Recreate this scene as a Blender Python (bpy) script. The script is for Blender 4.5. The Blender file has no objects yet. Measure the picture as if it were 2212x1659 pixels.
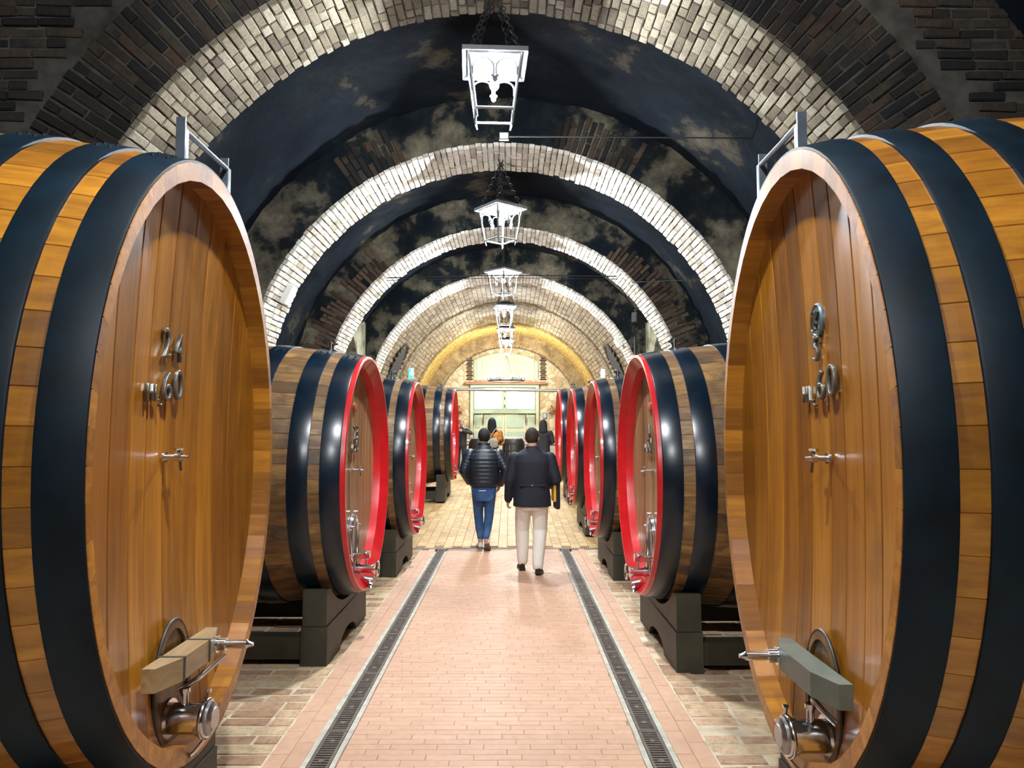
import bpy, bmesh, math, random
from mathutils import Vector, Matrix
random.seed(7)
D = bpy.data
S = bpy.context.scene
COL = S.collection
PI = math.pi

# ------------------------------------------------------------------ camera, world, exposure
cam = D.cameras.new('camera'); cam.sensor_width = 36.0; cam.lens = 1600.0*36.0/2212.0
cam.clip_start = 0.05; cam.clip_end = 200
camo = D.objects.new('camera', cam); COL.objects.link(camo)
camo.location = (0, 0, 1.70)
camo.rotation_euler = (math.radians(90+3.56), 0, math.radians(-0.143))
S.camera = camo
W = D.worlds.new('world'); S.world = W; W.use_nodes = True
W.node_tree.nodes['Background'].inputs[0].default_value = (0.05, 0.06, 0.08, 1)
W.node_tree.nodes['Background'].inputs[1].default_value = 0.02
S.view_settings.view_transform = 'Standard'; S.view_settings.look = 'None'
S.view_settings.gamma = 1.0; S.view_settings.use_curve_mapping = False
S.view_settings.exposure = 1.6
LANTERN_W = 520.0
LIGHT_COL = (0.93, 0.97, 1.0)

# ------------------------------------------------------------------ materials
def nt(name):
    m = D.materials.new(name); m.use_nodes = True
    t = m.node_tree; b = t.nodes['Principled BSDF']
    return m, t, b
def N(t, kind, **kw):
    n = t.nodes.new(kind)
    for k, v in kw.items(): setattr(n, k, v)
    return n
def ramp(t, fac, stops):
    r = N(t, 'ShaderNodeValToRGB'); e = r.color_ramp.elements
    while len(e) < len(stops): e.new(0.5)
    for i, (p, c) in enumerate(stops):
        e[i].position = p; e[i].color = (c[0], c[1], c[2], 1)
    t.links.new(fac, r.inputs[0]); return r.outputs[0]
def noise(t, vec, scale, detail=4, rough=0.55, dist=0.0):
    n = N(t, 'ShaderNodeTexNoise'); n.inputs['Scale'].default_value = scale
    n.inputs['Detail'].default_value = detail; n.inputs['Roughness'].default_value = rough
    n.inputs['Distortion'].default_value = dist
    if vec is not None: t.links.new(vec, n.inputs['Vector'])
    return n.outputs['Fac']
def coords(t, scale=(1, 1, 1), kind='Object', rnd=True):
    c = N(t, 'ShaderNodeTexCoord'); mp = N(t, 'ShaderNodeMapping')
    mp.inputs['Scale'].default_value = scale
    t.links.new(c.outputs[kind], mp.inputs[0])
    if rnd:
        oi = N(t, 'ShaderNodeObjectInfo'); mu = N(t, 'ShaderNodeMath', operation='MULTIPLY')
        mu.inputs[1].default_value = 37.0; t.links.new(oi.outputs['Random'], mu.inputs[0])
        co = N(t, 'ShaderNodeCombineXYZ')
        for i in range(3): t.links.new(mu.outputs[0], co.inputs[i])
        ad = N(t, 'ShaderNodeVectorMath', operation='ADD')
        t.links.new(mp.outputs[0], ad.inputs[0]); t.links.new(co.outputs[0], ad.inputs[1])
        return ad.outputs[0]
    return mp.outputs[0]
def mix(t, fac, a, b, mode='MIX'):
    m = N(t, 'ShaderNodeMix', data_type='RGBA', blend_type=mode)
    if isinstance(fac, (int, float)): m.inputs[0].default_value = fac
    else: t.links.new(fac, m.inputs[0])
    for s, v in ((6, a), (7, b)):
        if isinstance(v, tuple): m.inputs[s].default_value = (v[0], v[1], v[2], 1)
        else: t.links.new(v, m.inputs[s])
    return m.outputs[2]
def bump(t, b, h, strength=0.3, dist=0.01):
    n = N(t, 'ShaderNodeBump'); n.inputs['Strength'].default_value = strength
    n.inputs['Distance'].default_value = dist
    t.links.new(h, n.inputs['Height']); t.links.new(n.outputs[0], b.inputs['Normal'])
def plain(name, col, rough=0.5, metal=0.0, coat=0.0, emit=None, es=0.0, var=0.12, sc=9.0, bmp=0.0):
    m, t, b = nt(name)
    f = noise(t, coords(t), sc, 5)
    lo = tuple(max(0, c*(1-var)) for c in col); hi = tuple(min(1, c*(1+var)) for c in col)
    t.links.new(ramp(t, f, [(0.3, lo), (0.7, hi)]), b.inputs['Base Color'])
    b.inputs['Roughness'].default_value = rough; b.inputs['Metallic'].default_value = metal
    b.inputs['Coat Weight'].default_value = coat; b.inputs['Coat Roughness'].default_value = 0.12
    if emit: b.inputs['Emission Color'].default_value = (*emit, 1); b.inputs['Emission Strength'].default_value = es
    if bmp: bump(t, b, f, bmp, 0.01)
    return m
def rnd_src(t, attr):
    if attr:
        a = N(t, 'ShaderNodeAttribute'); a.attribute_name = 'tint'; return a.outputs['Fac']
    return N(t, 'ShaderNodeObjectInfo').outputs['Random']
def wood(name, cols, grain, rough=0.35, coat=0.0, stain=None, spec=0.5, attr=False, bands=None):
    """cols: dark, mid, light; grain: mapping scale (small along the grain)"""
    m, t, b = nt(name)
    v = coords(t, grain)
    f = noise(t, v, 1.0, 7, 0.62, 0.6)
    base = ramp(t, f, [(0.28, cols[0]), (0.5, cols[1]), (0.72, cols[2])])
    r = rnd_src(t, attr)
    tone = ramp(t, r, [(0.0, (0.55, 0.50, 0.45)), (0.3, (0.85, 0.80, 0.74)), (0.65, (1.0, 1.0, 1.0)), (1.0, (1.22, 1.22, 1.18))])
    c = mix(t, 1.0, base, tone, 'MULTIPLY')
    if stain:
        g = noise(t, coords(t, (1, 1, 1)), stain[1], 6, 0.6)
        k = ramp(t, g, [(stain[2], (0, 0, 0)), (stain[3], (1, 1, 1))])
        c = mix(t, k, c, stain[0])
    t.links.new(c, b.inputs['Base Color'])
    rr = ramp(t, f, [(0.2, (rough*1.25,)*3), (0.8, (rough*0.8,)*3)])
    t.links.new(rr, b.inputs['Roughness'])
    b.inputs['Coat Weight'].default_value = coat; b.inputs['Coat Roughness'].default_value = 0.16
    b.inputs['Specular IOR Level'].default_value = spec
    bump(t, b, f, 0.12, 0.004)
    return m
def brick_mat(name, pal, attr=False, grime=(0.05, 0.04, 0.035), gsc=5.0, glo=0.55, ghi=0.75, rough=0.85, nsc=30, bmp=0.5, world=False, fine_mix=0.75):
    m, t, b = nt(name)
    r = rnd_src(t, attr)
    n = len(pal)
    base = ramp(t, r, [(i/(n-1), c) for i, c in enumerate(pal)])
    v = coords(t, rnd=not attr)
    fine = noise(t, v, nsc, 6, 0.65)
    c = mix(t, fine_mix, base, ramp(t, fine, [(0.25, (0.45,)*3), (0.5, (0.95,)*3), (0.75, (1.25,)*3)]), 'MULTIPLY')
    if world:
        g = N(t, 'ShaderNodeNewGeometry'); gv = g.outputs['Position']
    else: gv = v
    gg = noise(t, gv, gsc, 5, 0.6)
    c = mix(t, ramp(t, gg, [(glo, (0, 0, 0)), (ghi, (1, 1, 1))]), c, grime)
    t.links.new(c, b.inputs['Base Color'])
    b.inputs['Roughness'].default_value = rough; b.inputs['Specular IOR Level'].default_value = 0.25
    bump(t, b, fine, bmp, 0.006)
    return m
def plaster(name, stops, sc=1.3, rough=0.9, bmp=0.6, fine=14):
    m, t, b = nt(name)
    g = N(t, 'ShaderNodeNewGeometry')
    a = noise(t, g.outputs['Position'], sc, 10, 0.60, 0.15)
    base = ramp(t, a, stops)
    f = noise(t, g.outputs['Position'], fine, 8, 0.7)
    c = mix(t, 0.7, base, ramp(t, f, [(0.3, (0.45,)*3), (0.55, (1.0,)*3), (0.72, (1.5,)*3)]), 'MULTIPLY')
    t.links.new(c, b.inputs['Base Color'])
    b.inputs['Roughness'].default_value = rough; b.inputs['Specular IOR Level'].default_value = 0.2
    bump(t, b, f, bmp, 0.03)
    return m

HONEY = ((0.19, 0.068, 0.005), (0.30, 0.117, 0.009), (0.40, 0.175, 0.018))
M = {}
M['head_l'] = wood('honey_oak_head', HONEY, (30, 22, 1.2), 0.32, 0.35, stain=((0.10, 0.05, 0.015), 1.6, 0.60, 0.80))
M['stave_l'] = wood('honey_oak_stave', HONEY, (2.0, 26, 26), 0.38, 0.25, stain=((0.15, 0.06, 0.012), 2.2, 0.58, 0.78))
M['rim_l'] = M['stave_l']
M['head_r'] = wood('grey_oak_head', ((0.15, 0.085, 0.038), (0.25, 0.15, 0.068), (0.34, 0.215, 0.105)), (30, 18, 0.8), 0.42, 0.1)
M['stave_r'] = wood('aged_oak_stave', ((0.075, 0.035, 0.012), (0.18, 0.095, 0.032), (0.34, 0.19, 0.06)), (3.0, 20, 20), 0.5, 0.05,
                    stain=((0.055, 0.035, 0.02), 3.4, 0.50, 0.66))
M['hoop_b'] = plain('black_blue_hoop_paint', (0.0018, 0.0075, 0.0135), 0.48, 0.0, 0.0, sc=6, var=0.5)
M['hoop_b'].node_tree.nodes['Principled BSDF'].inputs['Specular IOR Level'].default_value = 0.22
M['hoop_r'] = plain('glossy_dark_hoop_paint', (0.0018, 0.008, 0.017), 0.26, 0.0, 0.0, sc=6, var=0.4)
M['red'] = plain('red_rim_paint', (0.47, 0.008, 0.012), 0.32, 0.0, 0.3, var=0.15)
M['steel'] = plain('polished_steel', (0.62, 0.64, 0.66), 0.16, 1.0, var=0.08)
M['steel_d'] = plain('brushed_steel', (0.42, 0.44, 0.46), 0.32, 1.0, var=0.12)
M['pewter'] = plain('cast_pewter', (0.20, 0.19, 0.16), 0.38, 0.85, var=0.3, sc=30)
M['crest'] = plain('blue_grey_cast_crest', (0.17, 0.22, 0.26), 0.4, 0.7, var=0.3, sc=30)
M['badge'] = plain('copper_red_badge', (0.55, 0.16, 0.10), 0.35, 0.3)
M['doorwood'] = wood('dark_hatch_wood', ((0.06, 0.028, 0.008), (0.13, 0.06, 0.015), (0.2, 0.1, 0.025)), (30, 20, 1.5), 0.4, 0.1)
M['bar_l'] = wood('oak_clamp_bar', ((0.16, 0.10, 0.045), (0.24, 0.16, 0.075), (0.32, 0.22, 0.11)), (20, 2, 20), 0.45, 0.05)
M['mark'] = plain('pale_crest_stain', (0.34, 0.17, 0.055), 0.4, var=0.2, sc=30)
M['bar_r'] = plain('green_grey_clamp_bar', (0.085, 0.095, 0.075), 0.45, var=0.2)
M['rubber'] = plain('black_rubber', (0.008, 0.008, 0.008), 0.5)
M['cradle'] = plain('olive_black_cradle_paint', (0.034, 0.031, 0.016), 0.55, var=0.35, sc=4)
M['iron'] = plain('wrought_iron', (0.05, 0.05, 0.055), 0.5, 0.6)
M['roof_iron'] = plain('dimmed_lantern_roof', (0.02, 0.02, 0.022), 0.7, 0.0)  # iron darkened in colour to hold down the glare of the close bulb
M['lantern_iron'] = plain('lantern_iron', (0.16, 0.17, 0.18), 0.45, 0.3)
M['bulb'] = plain('bulb_glow', (1, 1, 1), 0.3, emit=(0.90, 0.96, 1.0), es=60.0, var=0.0)
M['galv'] = plain('blue_steel_rail', (0.30, 0.36, 0.42), 0.3, 0.9, var=0.2)
M['cable'] = plain('black_cable', (0.012, 0.014, 0.016), 0.6)
M['white_box'] = plain('white_plastic', (0.75, 0.76, 0.74), 0.4, var=0.03)
M['black_box'] = plain('black_plastic', (0.006, 0.006, 0.007), 0.8)
M['green_sign'] = plain('green_exit_panel', (0.02, 0.45, 0.15), 0.4, emit=(0.02, 0.75, 0.25), es=1.2, var=0.03)
M['sign_white'] = plain('sign_white', (0.85, 0.9, 0.86), 0.5, emit=(0.8, 1, 0.85), es=1.2, var=0.0)
M['soot_face'] = None
SOFT = [(0.08, 0.066, 0.048), (0.15, 0.128, 0.09), (0.20, 0.176, 0.126), (0.245, 0.218, 0.162), (0.30, 0.278, 0.22)]
M['soffit'] = brick_mat('pale_soffit_brick', SOFT, glo=0.60, ghi=0.86, gsc=9)
M['soffit_s'] = brick_mat('pale_soffit_brick_joined', SOFT, attr=True, glo=0.60, ghi=0.86, gsc=9)
WHT = [(0.42, 0.37, 0.30), (0.62, 0.57, 0.48), (0.72, 0.68, 0.60), (0.78, 0.75, 0.68), (0.80, 0.78, 0.72)]  # whiter brick palette, used on arches two to four
M['soffit2'] = brick_mat('white_brick', WHT, glo=0.66, ghi=0.90, gsc=11)
M['soffit2_s'] = brick_mat('white_brick_joined', WHT, attr=True, glo=0.66, ghi=0.90, gsc=11)
DARKB = [(0.012, 0.011, 0.011), (0.022, 0.018, 0.015), (0.036, 0.027, 0.021), (0.055, 0.042, 0.03), (0.065, 0.04, 0.027)]
M['face'] = brick_mat('sooty_face_brick', DARKB, grime=(0.012, 0.014, 0.016), gsc=3.0, glo=0.46, ghi=0.72)
BRN = [(0.035, 0.022, 0.016), (0.06, 0.037, 0.026), (0.085, 0.055, 0.037), (0.11, 0.08, 0.052)]
M['face3'] = brick_mat('brown_face_brick', BRN, grime=(0.02, 0.018, 0.016), gsc=3.0, glo=0.56, ghi=0.8)
M['mortar'] = plain('lime_mortar', (0.22, 0.20, 0.16), 0.95, var=0.45, sc=6, bmp=0.4)
M['mortar_d'] = plain('dark_mortar', (0.05, 0.045, 0.037), 0.95, var=0.6, sc=5, bmp=0.4)
TUN = [(0.15, 0.10, 0.055), (0.20, 0.145, 0.085), (0.25, 0.195, 0.12), (0.24, 0.21, 0.145), (0.29, 0.24, 0.155)]
M['tunnel'] = brick_mat('tan_vault_brick', TUN, attr=True, grime=(0.16, 0.11, 0.06), gsc=1.6, glo=0.5, ghi=0.8)
YEL = [(0.34, 0.22, 0.06), (0.42, 0.28, 0.08), (0.48, 0.34, 0.12)]  # brick colour with the yellow of warm lamplight put into it
M['yellow'] = brick_mat('warm_lit_vault_brick', YEL, attr=True, grime=(0.35, 0.20, 0.06), gsc=1.6, glo=0.55, ghi=0.85)
M['tface'] = plaster('tan_brick_face', [(0.35, (0.16, 0.105, 0.05)), (0.5, (0.24, 0.17, 0.085)), (0.65, (0.33, 0.245, 0.13))], 3.0)
M['tmortar'] = plain('tan_mortar', (0.09, 0.06, 0.035), 0.95, var=0.3, sc=4)
M['soot'] = plaster('sooty_shade_blue_vault', [(0.42, (0.0022, 0.0060, 0.0135)), (0.53, (0.0048, 0.0100, 0.0180)), (0.585, (0.012, 0.016, 0.020)),
                                            (0.60, (0.042, 0.040, 0.033)), (0.68, (0.085, 0.076, 0.056))], 0.95)  # soot, with the blue cast of shadow put into its dark stops
M['soot_face'] = plaster('sooty_shade_blue_face', [(0.40, (0.0030, 0.0070, 0.0120)), (0.49, (0.010, 0.014, 0.016)), (0.515, (0.030, 0.031, 0.027)), (0.54, (0.075, 0.068, 0.050)), (0.60, (0.12, 0.107, 0.078)), (0.68, (0.19, 0.165, 0.112))], 1.5)  # sooty patches; blue shadow tint is painted into the darkest tones
M['soot_wall'] = plaster('sooty_wall', [(0.35, (0.012, 0.011, 0.010)), (0.55, (0.03, 0.025, 0.02)), (0.7, (0.07, 0.055, 0.04))], 1.1)
PINK = [(0.51, 0.30, 0.195), (0.535, 0.318, 0.205), (0.545, 0.327, 0.212), (0.565, 0.342, 0.225)]
def satin(m, r):
    m.node_tree.nodes['Principled BSDF'].inputs['Specular IOR Level'].default_value = 0.4; return m
kw = dict(grime=(0.47, 0.27, 0.175), gsc=2.5, glo=0.55, ghi=0.9, rough=0.62, nsc=14, bmp=0.05, fine_mix=0.28)
M['lane'] = satin(brick_mat('pink_sealed_brick', PINK, **kw), .4)
M['lane_s'] = satin(brick_mat('pink_sealed_brick_joined', PINK, attr=True, **kw), .4)
SIDE = [(0.34, 0.20, 0.12), (0.45, 0.29, 0.18), (0.52, 0.35, 0.22), (0.57, 0.42, 0.26), (0.62, 0.49, 0.31)]
kw = dict(grime=(0.17, 0.10, 0.06), gsc=6.0, glo=0.58, ghi=0.85, rough=0.8, nsc=22, bmp=0.6)
M['side'] = brick_mat('rough_floor_brick', SIDE, **kw)
M['side_s'] = brick_mat('rough_floor_brick_joined', SIDE, attr=True, **kw)
HALL = [(0.43, 0.275, 0.115), (0.50, 0.33, 0.145), (0.54, 0.37, 0.17), (0.58, 0.41, 0.20)]
kw = dict(grime=(0.30, 0.17, 0.08), gsc=4.0, glo=0.6, ghi=0.9, rough=0.6, nsc=14, bmp=0.15)
M['hall'] = brick_mat('ochre_floor_brick', HALL, **kw)
M['hall_s'] = brick_mat('ochre_floor_brick_joined', HALL, attr=True, **kw)
M['fmortar'] = plain('pale_floor_mortar', (0.55, 0.46, 0.33), 0.9, var=0.3, sc=7)
M['hmortar'] = plain('brown_floor_mortar', (0.22, 0.13, 0.06), 0.9, var=0.3, sc=7)
M['lmortar'] = plain('lane_joint', (0.33, 0.19, 0.125), 0.9, var=0.3, sc=7)
M['kerb'] = plain('pale_cement_kerb', (0.46, 0.44, 0.36), 0.85, var=0.25, sc=12, bmp=0.2)
M['grate'] = plain('cast_iron_grate', (0.115, 0.088, 0.070), 0.6, 0.25, var=0.3, sc=20)
M['pit'] = plain('recess_black', (0.01, 0.008, 0.007), 0.9)  # near-black for drains; painted shade inside the right niche and vents

# stone wall
def stone_mat():
    m, t, b = nt('fieldstone_wall')
    g = N(t, 'ShaderNodeNewGeometry')
    vo = N(t, 'ShaderNodeTexVoronoi', feature='F1'); vo.inputs['Scale'].default_value = 4.2
    ve = N(t, 'ShaderNodeTexVoronoi', feature='DISTANCE_TO_EDGE'); ve.inputs['Scale'].default_value = 4.2
    for v in (vo, ve): t.links.new(g.outputs['Position'], v.inputs['Vector'])
    sp = N(t, 'ShaderNodeSeparateColor'); t.links.new(vo.outputs['Color'], sp.inputs[0])
    base = ramp(t, sp.outputs[0], [(0.0, (0.30, 0.22, 0.12)), (0.35, (0.42, 0.32, 0.18)), (0.7, (0.48, 0.39, 0.25)), (1, (0.50, 0.43, 0.30))])
    k = ramp(t, ve.outputs['Distance'], [(0.02, (1, 1, 1)), (0.07, (0, 0, 0))])
    c = mix(t, k, base, (0.32, 0.25, 0.15))
    t.links.new(c, b.inputs['Base Color']); b.inputs['Roughness'].default_value = 0.9
    bump(t, b, ve.outputs['Distance'], 0.8, 0.08)
    return m
M['stone'] = stone_mat()
M['sage'] = plain('pale_sage_paint', (0.30, 0.38, 0.29), 0.6, var=0.06, sc=4)
M['cream'] = plain('cream_green_paint', (0.42, 0.43, 0.29), 0.6, var=0.06, sc=4)
M['glass'] = plain('daylit_glass', (0.8, 0.9, 0.95), 0.15, emit=(0.75, 0.94, 1.0), es=0.20, var=0.02)
M['strap'] = plain('black_iron_strap', (0.02, 0.022, 0.024), 0.55)
M['beam'] = wood('brown_beam', ((0.14, 0.06, 0.03), (0.24, 0.11, 0.06), (0.33, 0.16, 0.09)), (2, 20, 20), 0.6)
M['niche'] = wood('brown_niche_board', ((0.07, 0.022, 0.014), (0.13, 0.042, 0.026), (0.19, 0.065, 0.04)), (3, 3, 18), 0.7)
M['pale_plaster'] = plaster('pale_flaked_plaster', [(0.35, (0.10, 0.10, 0.065)), (0.5, (0.30, 0.29, 0.20)), (0.65, (0.5, 0.48, 0.36))], 2.2)
M['cloth_w'] = plain('white_cloth', (0.5, 0.48, 0.42), 0.8, var=0.05)
M['barrel_d'] = wood('dark_barrel', ((0.012, 0.009, 0.008), (0.022, 0.016, 0.013), (0.035, 0.026, 0.02)), (20, 20, 2), 0.5)
# people
M['skin'] = plain('skin', (0.48, 0.27, 0.19), 0.5, var=0.08)
M['hair_d'] = plain('black_hair', (0.008, 0.0065, 0.006), 0.8, var=0.4, sc=60, bmp=0.4)
M['hair_b'] = plain('dark_brown_hair', (0.026, 0.017, 0.011), 0.8, var=0.5, sc=60, bmp=0.4)
M['hair_g'] = plain('grey_hair', (0.20, 0.18, 0.16), 0.55, var=0.3, sc=60)
M['puffer'] = plain('navy_puffer', (0.006, 0.013, 0.022), 0.42, var=0.3)
M['blazer'] = plain('navy_wool', (0.0065, 0.010, 0.020), 0.75, var=0.3, sc=14, bmp=0.1)
M['shirt_b'] = plain('blue_shirt', (0.015, 0.05, 0.20), 0.7)
def denim():
    m, t, b = nt('blue_denim'); v = coords(t, (1, 1, 1))
    f = noise(t, v, 3.2, 5, 0.6)
    t.links.new(ramp(t, f, [(0.35, (0.012, 0.045, 0.13)), (0.55, (0.03, 0.10, 0.25)), (0.72, (0.13, 0.26, 0.48))]), b.inputs['Base Color'])
    b.inputs['Roughness'].default_value = 0.8; bump(t, b, noise(t, v, 11, 4), 0.35, 0.02); return m
M['denim'] = denim()
def chino():
    m, t, b = nt('pale_chino'); v = coords(t, (1, 1, 0.55))
    f = noise(t, v, 7, 5, 0.6)
    t.links.new(ramp(t, f, [(0.3, (0.68, 0.63, 0.55)), (0.7, (0.82, 0.79, 0.72))]), b.inputs['Base Color'])
    b.inputs['Roughness'].default_value = 0.85; bump(t, b, f, 0.5, 0.03); return m
M['chino'] = chino()
M['shoe_w'] = plain('white_leather', (0.72, 0.74, 0.76), 0.45, var=0.05)
M['sole'] = plain('grey_brown_sole', (0.16, 0.13, 0.10), 0.7)
M['shoe_k'] = plain('black_suede', (0.007, 0.007, 0.009), 0.8)
M['yellow_p'] = plain('yellow_card', (0.75, 0.42, 0.03), 0.6)
def camo_orange():
    m, t, b = nt('orange_patterned_jacket'); v = coords(t)
    f = noise(t, v, 11, 2, 0.5)
    t.links.new(ramp(t, f, [(0.40, (0.015, 0.015, 0.02)), (0.46, (0.62, 0.22, 0.03)), (0.60, (0.70, 0.30, 0.06)), (0.66, (0.10, 0.05, 0.05))]), b.inputs['Base Color'])
    b.inputs['Roughness'].default_value = 0.8; return m
M['orange'] = camo_orange()
M['grey_bag'] = plain('grey_green_canvas', (0.30, 0.31, 0.25), 0.8)
M['dark_cloth'] = plain('charcoal_cloth', (0.018, 0.018, 0.022), 0.8)
M['eye_w'] = plain('eye_white', (0.8, 0.78, 0.74), 0.3)
M['lip'] = plain('lip', (0.35, 0.12, 0.10), 0.5)

# ------------------------------------------------------------------ mesh builder
class MB:
    def __init__(s, mat=None):
        s.v = []; s.f = []; s.t = []; s.M = mat or Matrix.Identity(4); s.tint = 0.5
    def add(s, vs, fs):
        o = len(s.v)
        for p in vs: s.v.append(tuple(s.M @ Vector(p))); s.t.append(s.tint)
        for f in fs: s.f.append([o+i for i in f])
        return s
    def box(s, c, d, rz=0.0, taper=1.0, bev=0.0):
        x, y, z = d[0]/2, d[1]/2, d[2]/2
        R = Matrix.Rotation(rz, 3, 'Z')
        if bev <= 0:
            pts = []
            for k, q in ((-z, 1.0), (z, taper)):
                for a, b in ((-x, -y), (x, -y), (x, y), (-x, y)): pts.append(Vector(c)+R @ Vector((a*q, b*q, k)))
            s.add(pts, [(3, 2, 1, 0), (4, 5, 6, 7), (0, 1, 5, 4), (1, 2, 6, 5), (2, 3, 7, 6), (3, 0, 4, 7)])
        else:
            b = min(bev, x*.9, y*.9, z*.9); pts = []; 
            lay = [(-z, b), (-z+b, 0), (z-b, 0), (z, b)]
            for k, ins in lay:
                q = taper if k > 0 else 1.0
                for sx, sy in ((-1, -1), (1, -1), (1, 1), (-1, 1)):
                    X, Y = (x-ins)*q, (y-ins)*q
                    cx = b if ins == 0 else 0
                    # chamfered vertical corners
                    e = b
                    if sx*sy > 0: prs = ((X, Y-e), (X-e, Y))
                    else: prs = ((X-e, Y), (X, Y-e))
                    for px, py in prs: pts.append(Vector(c)+R @ Vector((sx*px, sy*py, k)))
            # order each ring by angle
            rings = []
            for r in range(4):
                idx = list(range(r*8, r*8+8)); cc = Vector(c)
                idx.sort(key=lambda i: math.atan2((R.transposed() @ (pts[i]-cc)).y, (R.transposed() @ (pts[i]-cc)).x)); rings.append(idx)
            fs = [list(reversed(rings[0])), rings[3]]
            for r in range(3):
                for i in range(8):
                    j = (i+1) % 8; fs.append((rings[r][i], rings[r][j], rings[r+1][j], rings[r+1][i]))
            s.add(pts, fs)
        return s
    def loft(s, rings, caps=True, closed=True):
        n = len(rings[0]); vs = [p for r in rings for p in r]; fs = []
        for k in range(len(rings)-1):
            for i in range(n if closed else n-1):
                j = (i+1) % n; fs.append((k*n+i, k*n+j, (k+1)*n+j, (k+1)*n+i))
        if caps and closed: fs.append(tuple(reversed(range(n)))); fs.append(tuple(range((len(rings)-1)*n, len(rings)*n)))
        return s.add(vs, fs)
    def tube(s, pts, r, n=8, caps=True, flat=None, up=None):
        """pts path, r radius or list (or (a,b) tuples: side, up)"""
        P = [Vector(p) for p in pts]; rs = r if isinstance(r, list) else [r]*len(P)
        rings = []; ref = Vector(up) if up else None
        for i, p in enumerate(P):
            d = (P[min(i+1, len(P)-1)]-P[max(i-1, 0)]).normalized()
            if ref is None: ref = Vector((0, 0, 1)) if abs(d.z) < 0.9 else Vector((0, 1, 0))
            a = d.cross(ref)
            if a.length < 1e-5: a = d.orthogonal()
            a.normalize(); b = a.cross(d).normalized()
            if not up: ref = b
            ra, rb = rs[i] if isinstance(rs[i], tuple) else (rs[i], rs[i])
            rings.append([p+a*(ra*math.cos(2*PI*k/n))+b*(rb*math.sin(2*PI*k/n)) for k in range(n)])
        return s.loft(rings, caps)
    def lathe(s, c, axis, prof, n=20, caps=True, ell=(1, 1)):
        """prof: (distance along axis, radius)"""
        ax = Vector(axis).normalized(); a = ax.orthogonal().normalized()
        if abs(ax.x) > 0.9: a = Vector((0, 1, 0))
        b = ax.cross(a).normalized(); c = Vector(c)
        rings = [[c+ax*h+a*(r*ell[0]*math.cos(2*PI*k/n))+b*(r*ell[1]*math.sin(2*PI*k/n)) for k in range(n)] for h, r in prof]
        return s.loft(rings, caps)
    def torus(s, c, axis, R, r, n=20, m=8, ell=(1, 1)):
        ax = Vector(axis).normalized(); a = ax.orthogonal().normalized()
        if abs(ax.x) > 0.9: a = Vector((0, 1, 0))
        b = ax.cross(a); c = Vector(c)
        vs = []; fs = []
        for i in range(n):
            u = 2*PI*i/n; d = a*math.cos(u)*ell[0]+b*math.sin(u)*ell[1]
            for j in range(m):
                w = 2*PI*j/m; vs.append(c+d*R+d.normalized()*(r*math.cos(w))+ax*(r*math.sin(w)))
        for i in range(n):
            for j in range(m):
                fs.append((i*m+j, ((i+1) % n)*m+j, ((i+1) % n)*m+(j+1) % m, i*m+(j+1) % m))
        return s.add(vs, fs)
    def sphere(s, c, r, n=12, m=8):
        rx, ry, rz = r if isinstance(r, tuple) else (r, r, r); c = Vector(c)
        rings = []
        for j in range(m+1):
            ph = -PI/2+PI*j/m; k = max(math.cos(ph), 0.02)
            rings.append([c+Vector((rx*k*math.cos(2*PI*i/n), ry*k*math.sin(2*PI*i/n), rz*math.sin(ph))) for i in range(n)])
        return s.loft(rings)
    def prism(s, poly, o, u, v, w):
        """poly in (u,v), extruded along vector w"""
        o, u, v, w = map(Vector, (o, u, v, w)); n = len(poly)
        vs = [o+u*a+v*b for a, b in poly]+[o+u*a+v*b+w for a, b in poly]
        fs = [tuple(reversed(range(n))), tuple(range(n, 2*n))]+[(i, (i+1) % n, n+(i+1) % n, n+i) for i in range(n)]
        return s.add(vs, fs)
    def mesh(s, name, mat, smooth=None):
        me = D.meshes.new(name); me.from_pydata(s.v, [], s.f); me.validate(); me.update()
        if len(set(s.t)) > 1 and len(me.vertices) == len(s.t):
            a = me.attributes.new('tint', 'FLOAT', 'POINT'); a.data.foreach_set('value', s.t)
        bm = bmesh.new(); bm.from_mesh(me); bmesh.ops.recalc_face_normals(bm, faces=bm.faces); bm.to_mesh(me); bm.free()
        if mat: me.materials.append(mat)
        if smooth is not None:
            me.shade_smooth(); me.set_sharp_from_angle(angle=math.radians(smooth))
        return me
    def build(s, name, mat, parent=None, smooth=None):
        return obj(name, s.mesh(name, mat, smooth), parent)
def obj(name, me, parent=None, mw=None):
    o = D.objects.new(name, me); COL.objects.link(o)
    if parent: o.parent = parent
    if mw is not None: o.matrix_local = mw
    return o
def thing(name, label, cat, loc=(0, 0, 0), rz=0.0, group=None):
    o = D.objects.new(name, None); COL.objects.link(o); o.location = loc; o.rotation_euler = (0, 0, rz)
    o.empty_display_size = 0.1
    return tag(o, label, cat, group)
def tag(o, label, cat=None, group=None):
    o['label'] = label
    if cat: o['category'] = cat
    if group: o['group'] = group
    return o
def struct(o, label):
    o['kind'] = 'structure'; o['label'] = label; return o
def copy_tree(o, parent=None):
    c = o.copy(); COL.objects.link(c); c.parent = parent
    for ch in list(o.children): copy_tree(ch, c)
    return c
def frame(loc, x, y, z):
    m = Matrix.Identity(4)
    for i, v in enumerate((x, y, z)):
        for r in range(3): m[r][i] = v[r]
    for r in range(3): m[r][3] = loc[r]
    return m

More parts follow.
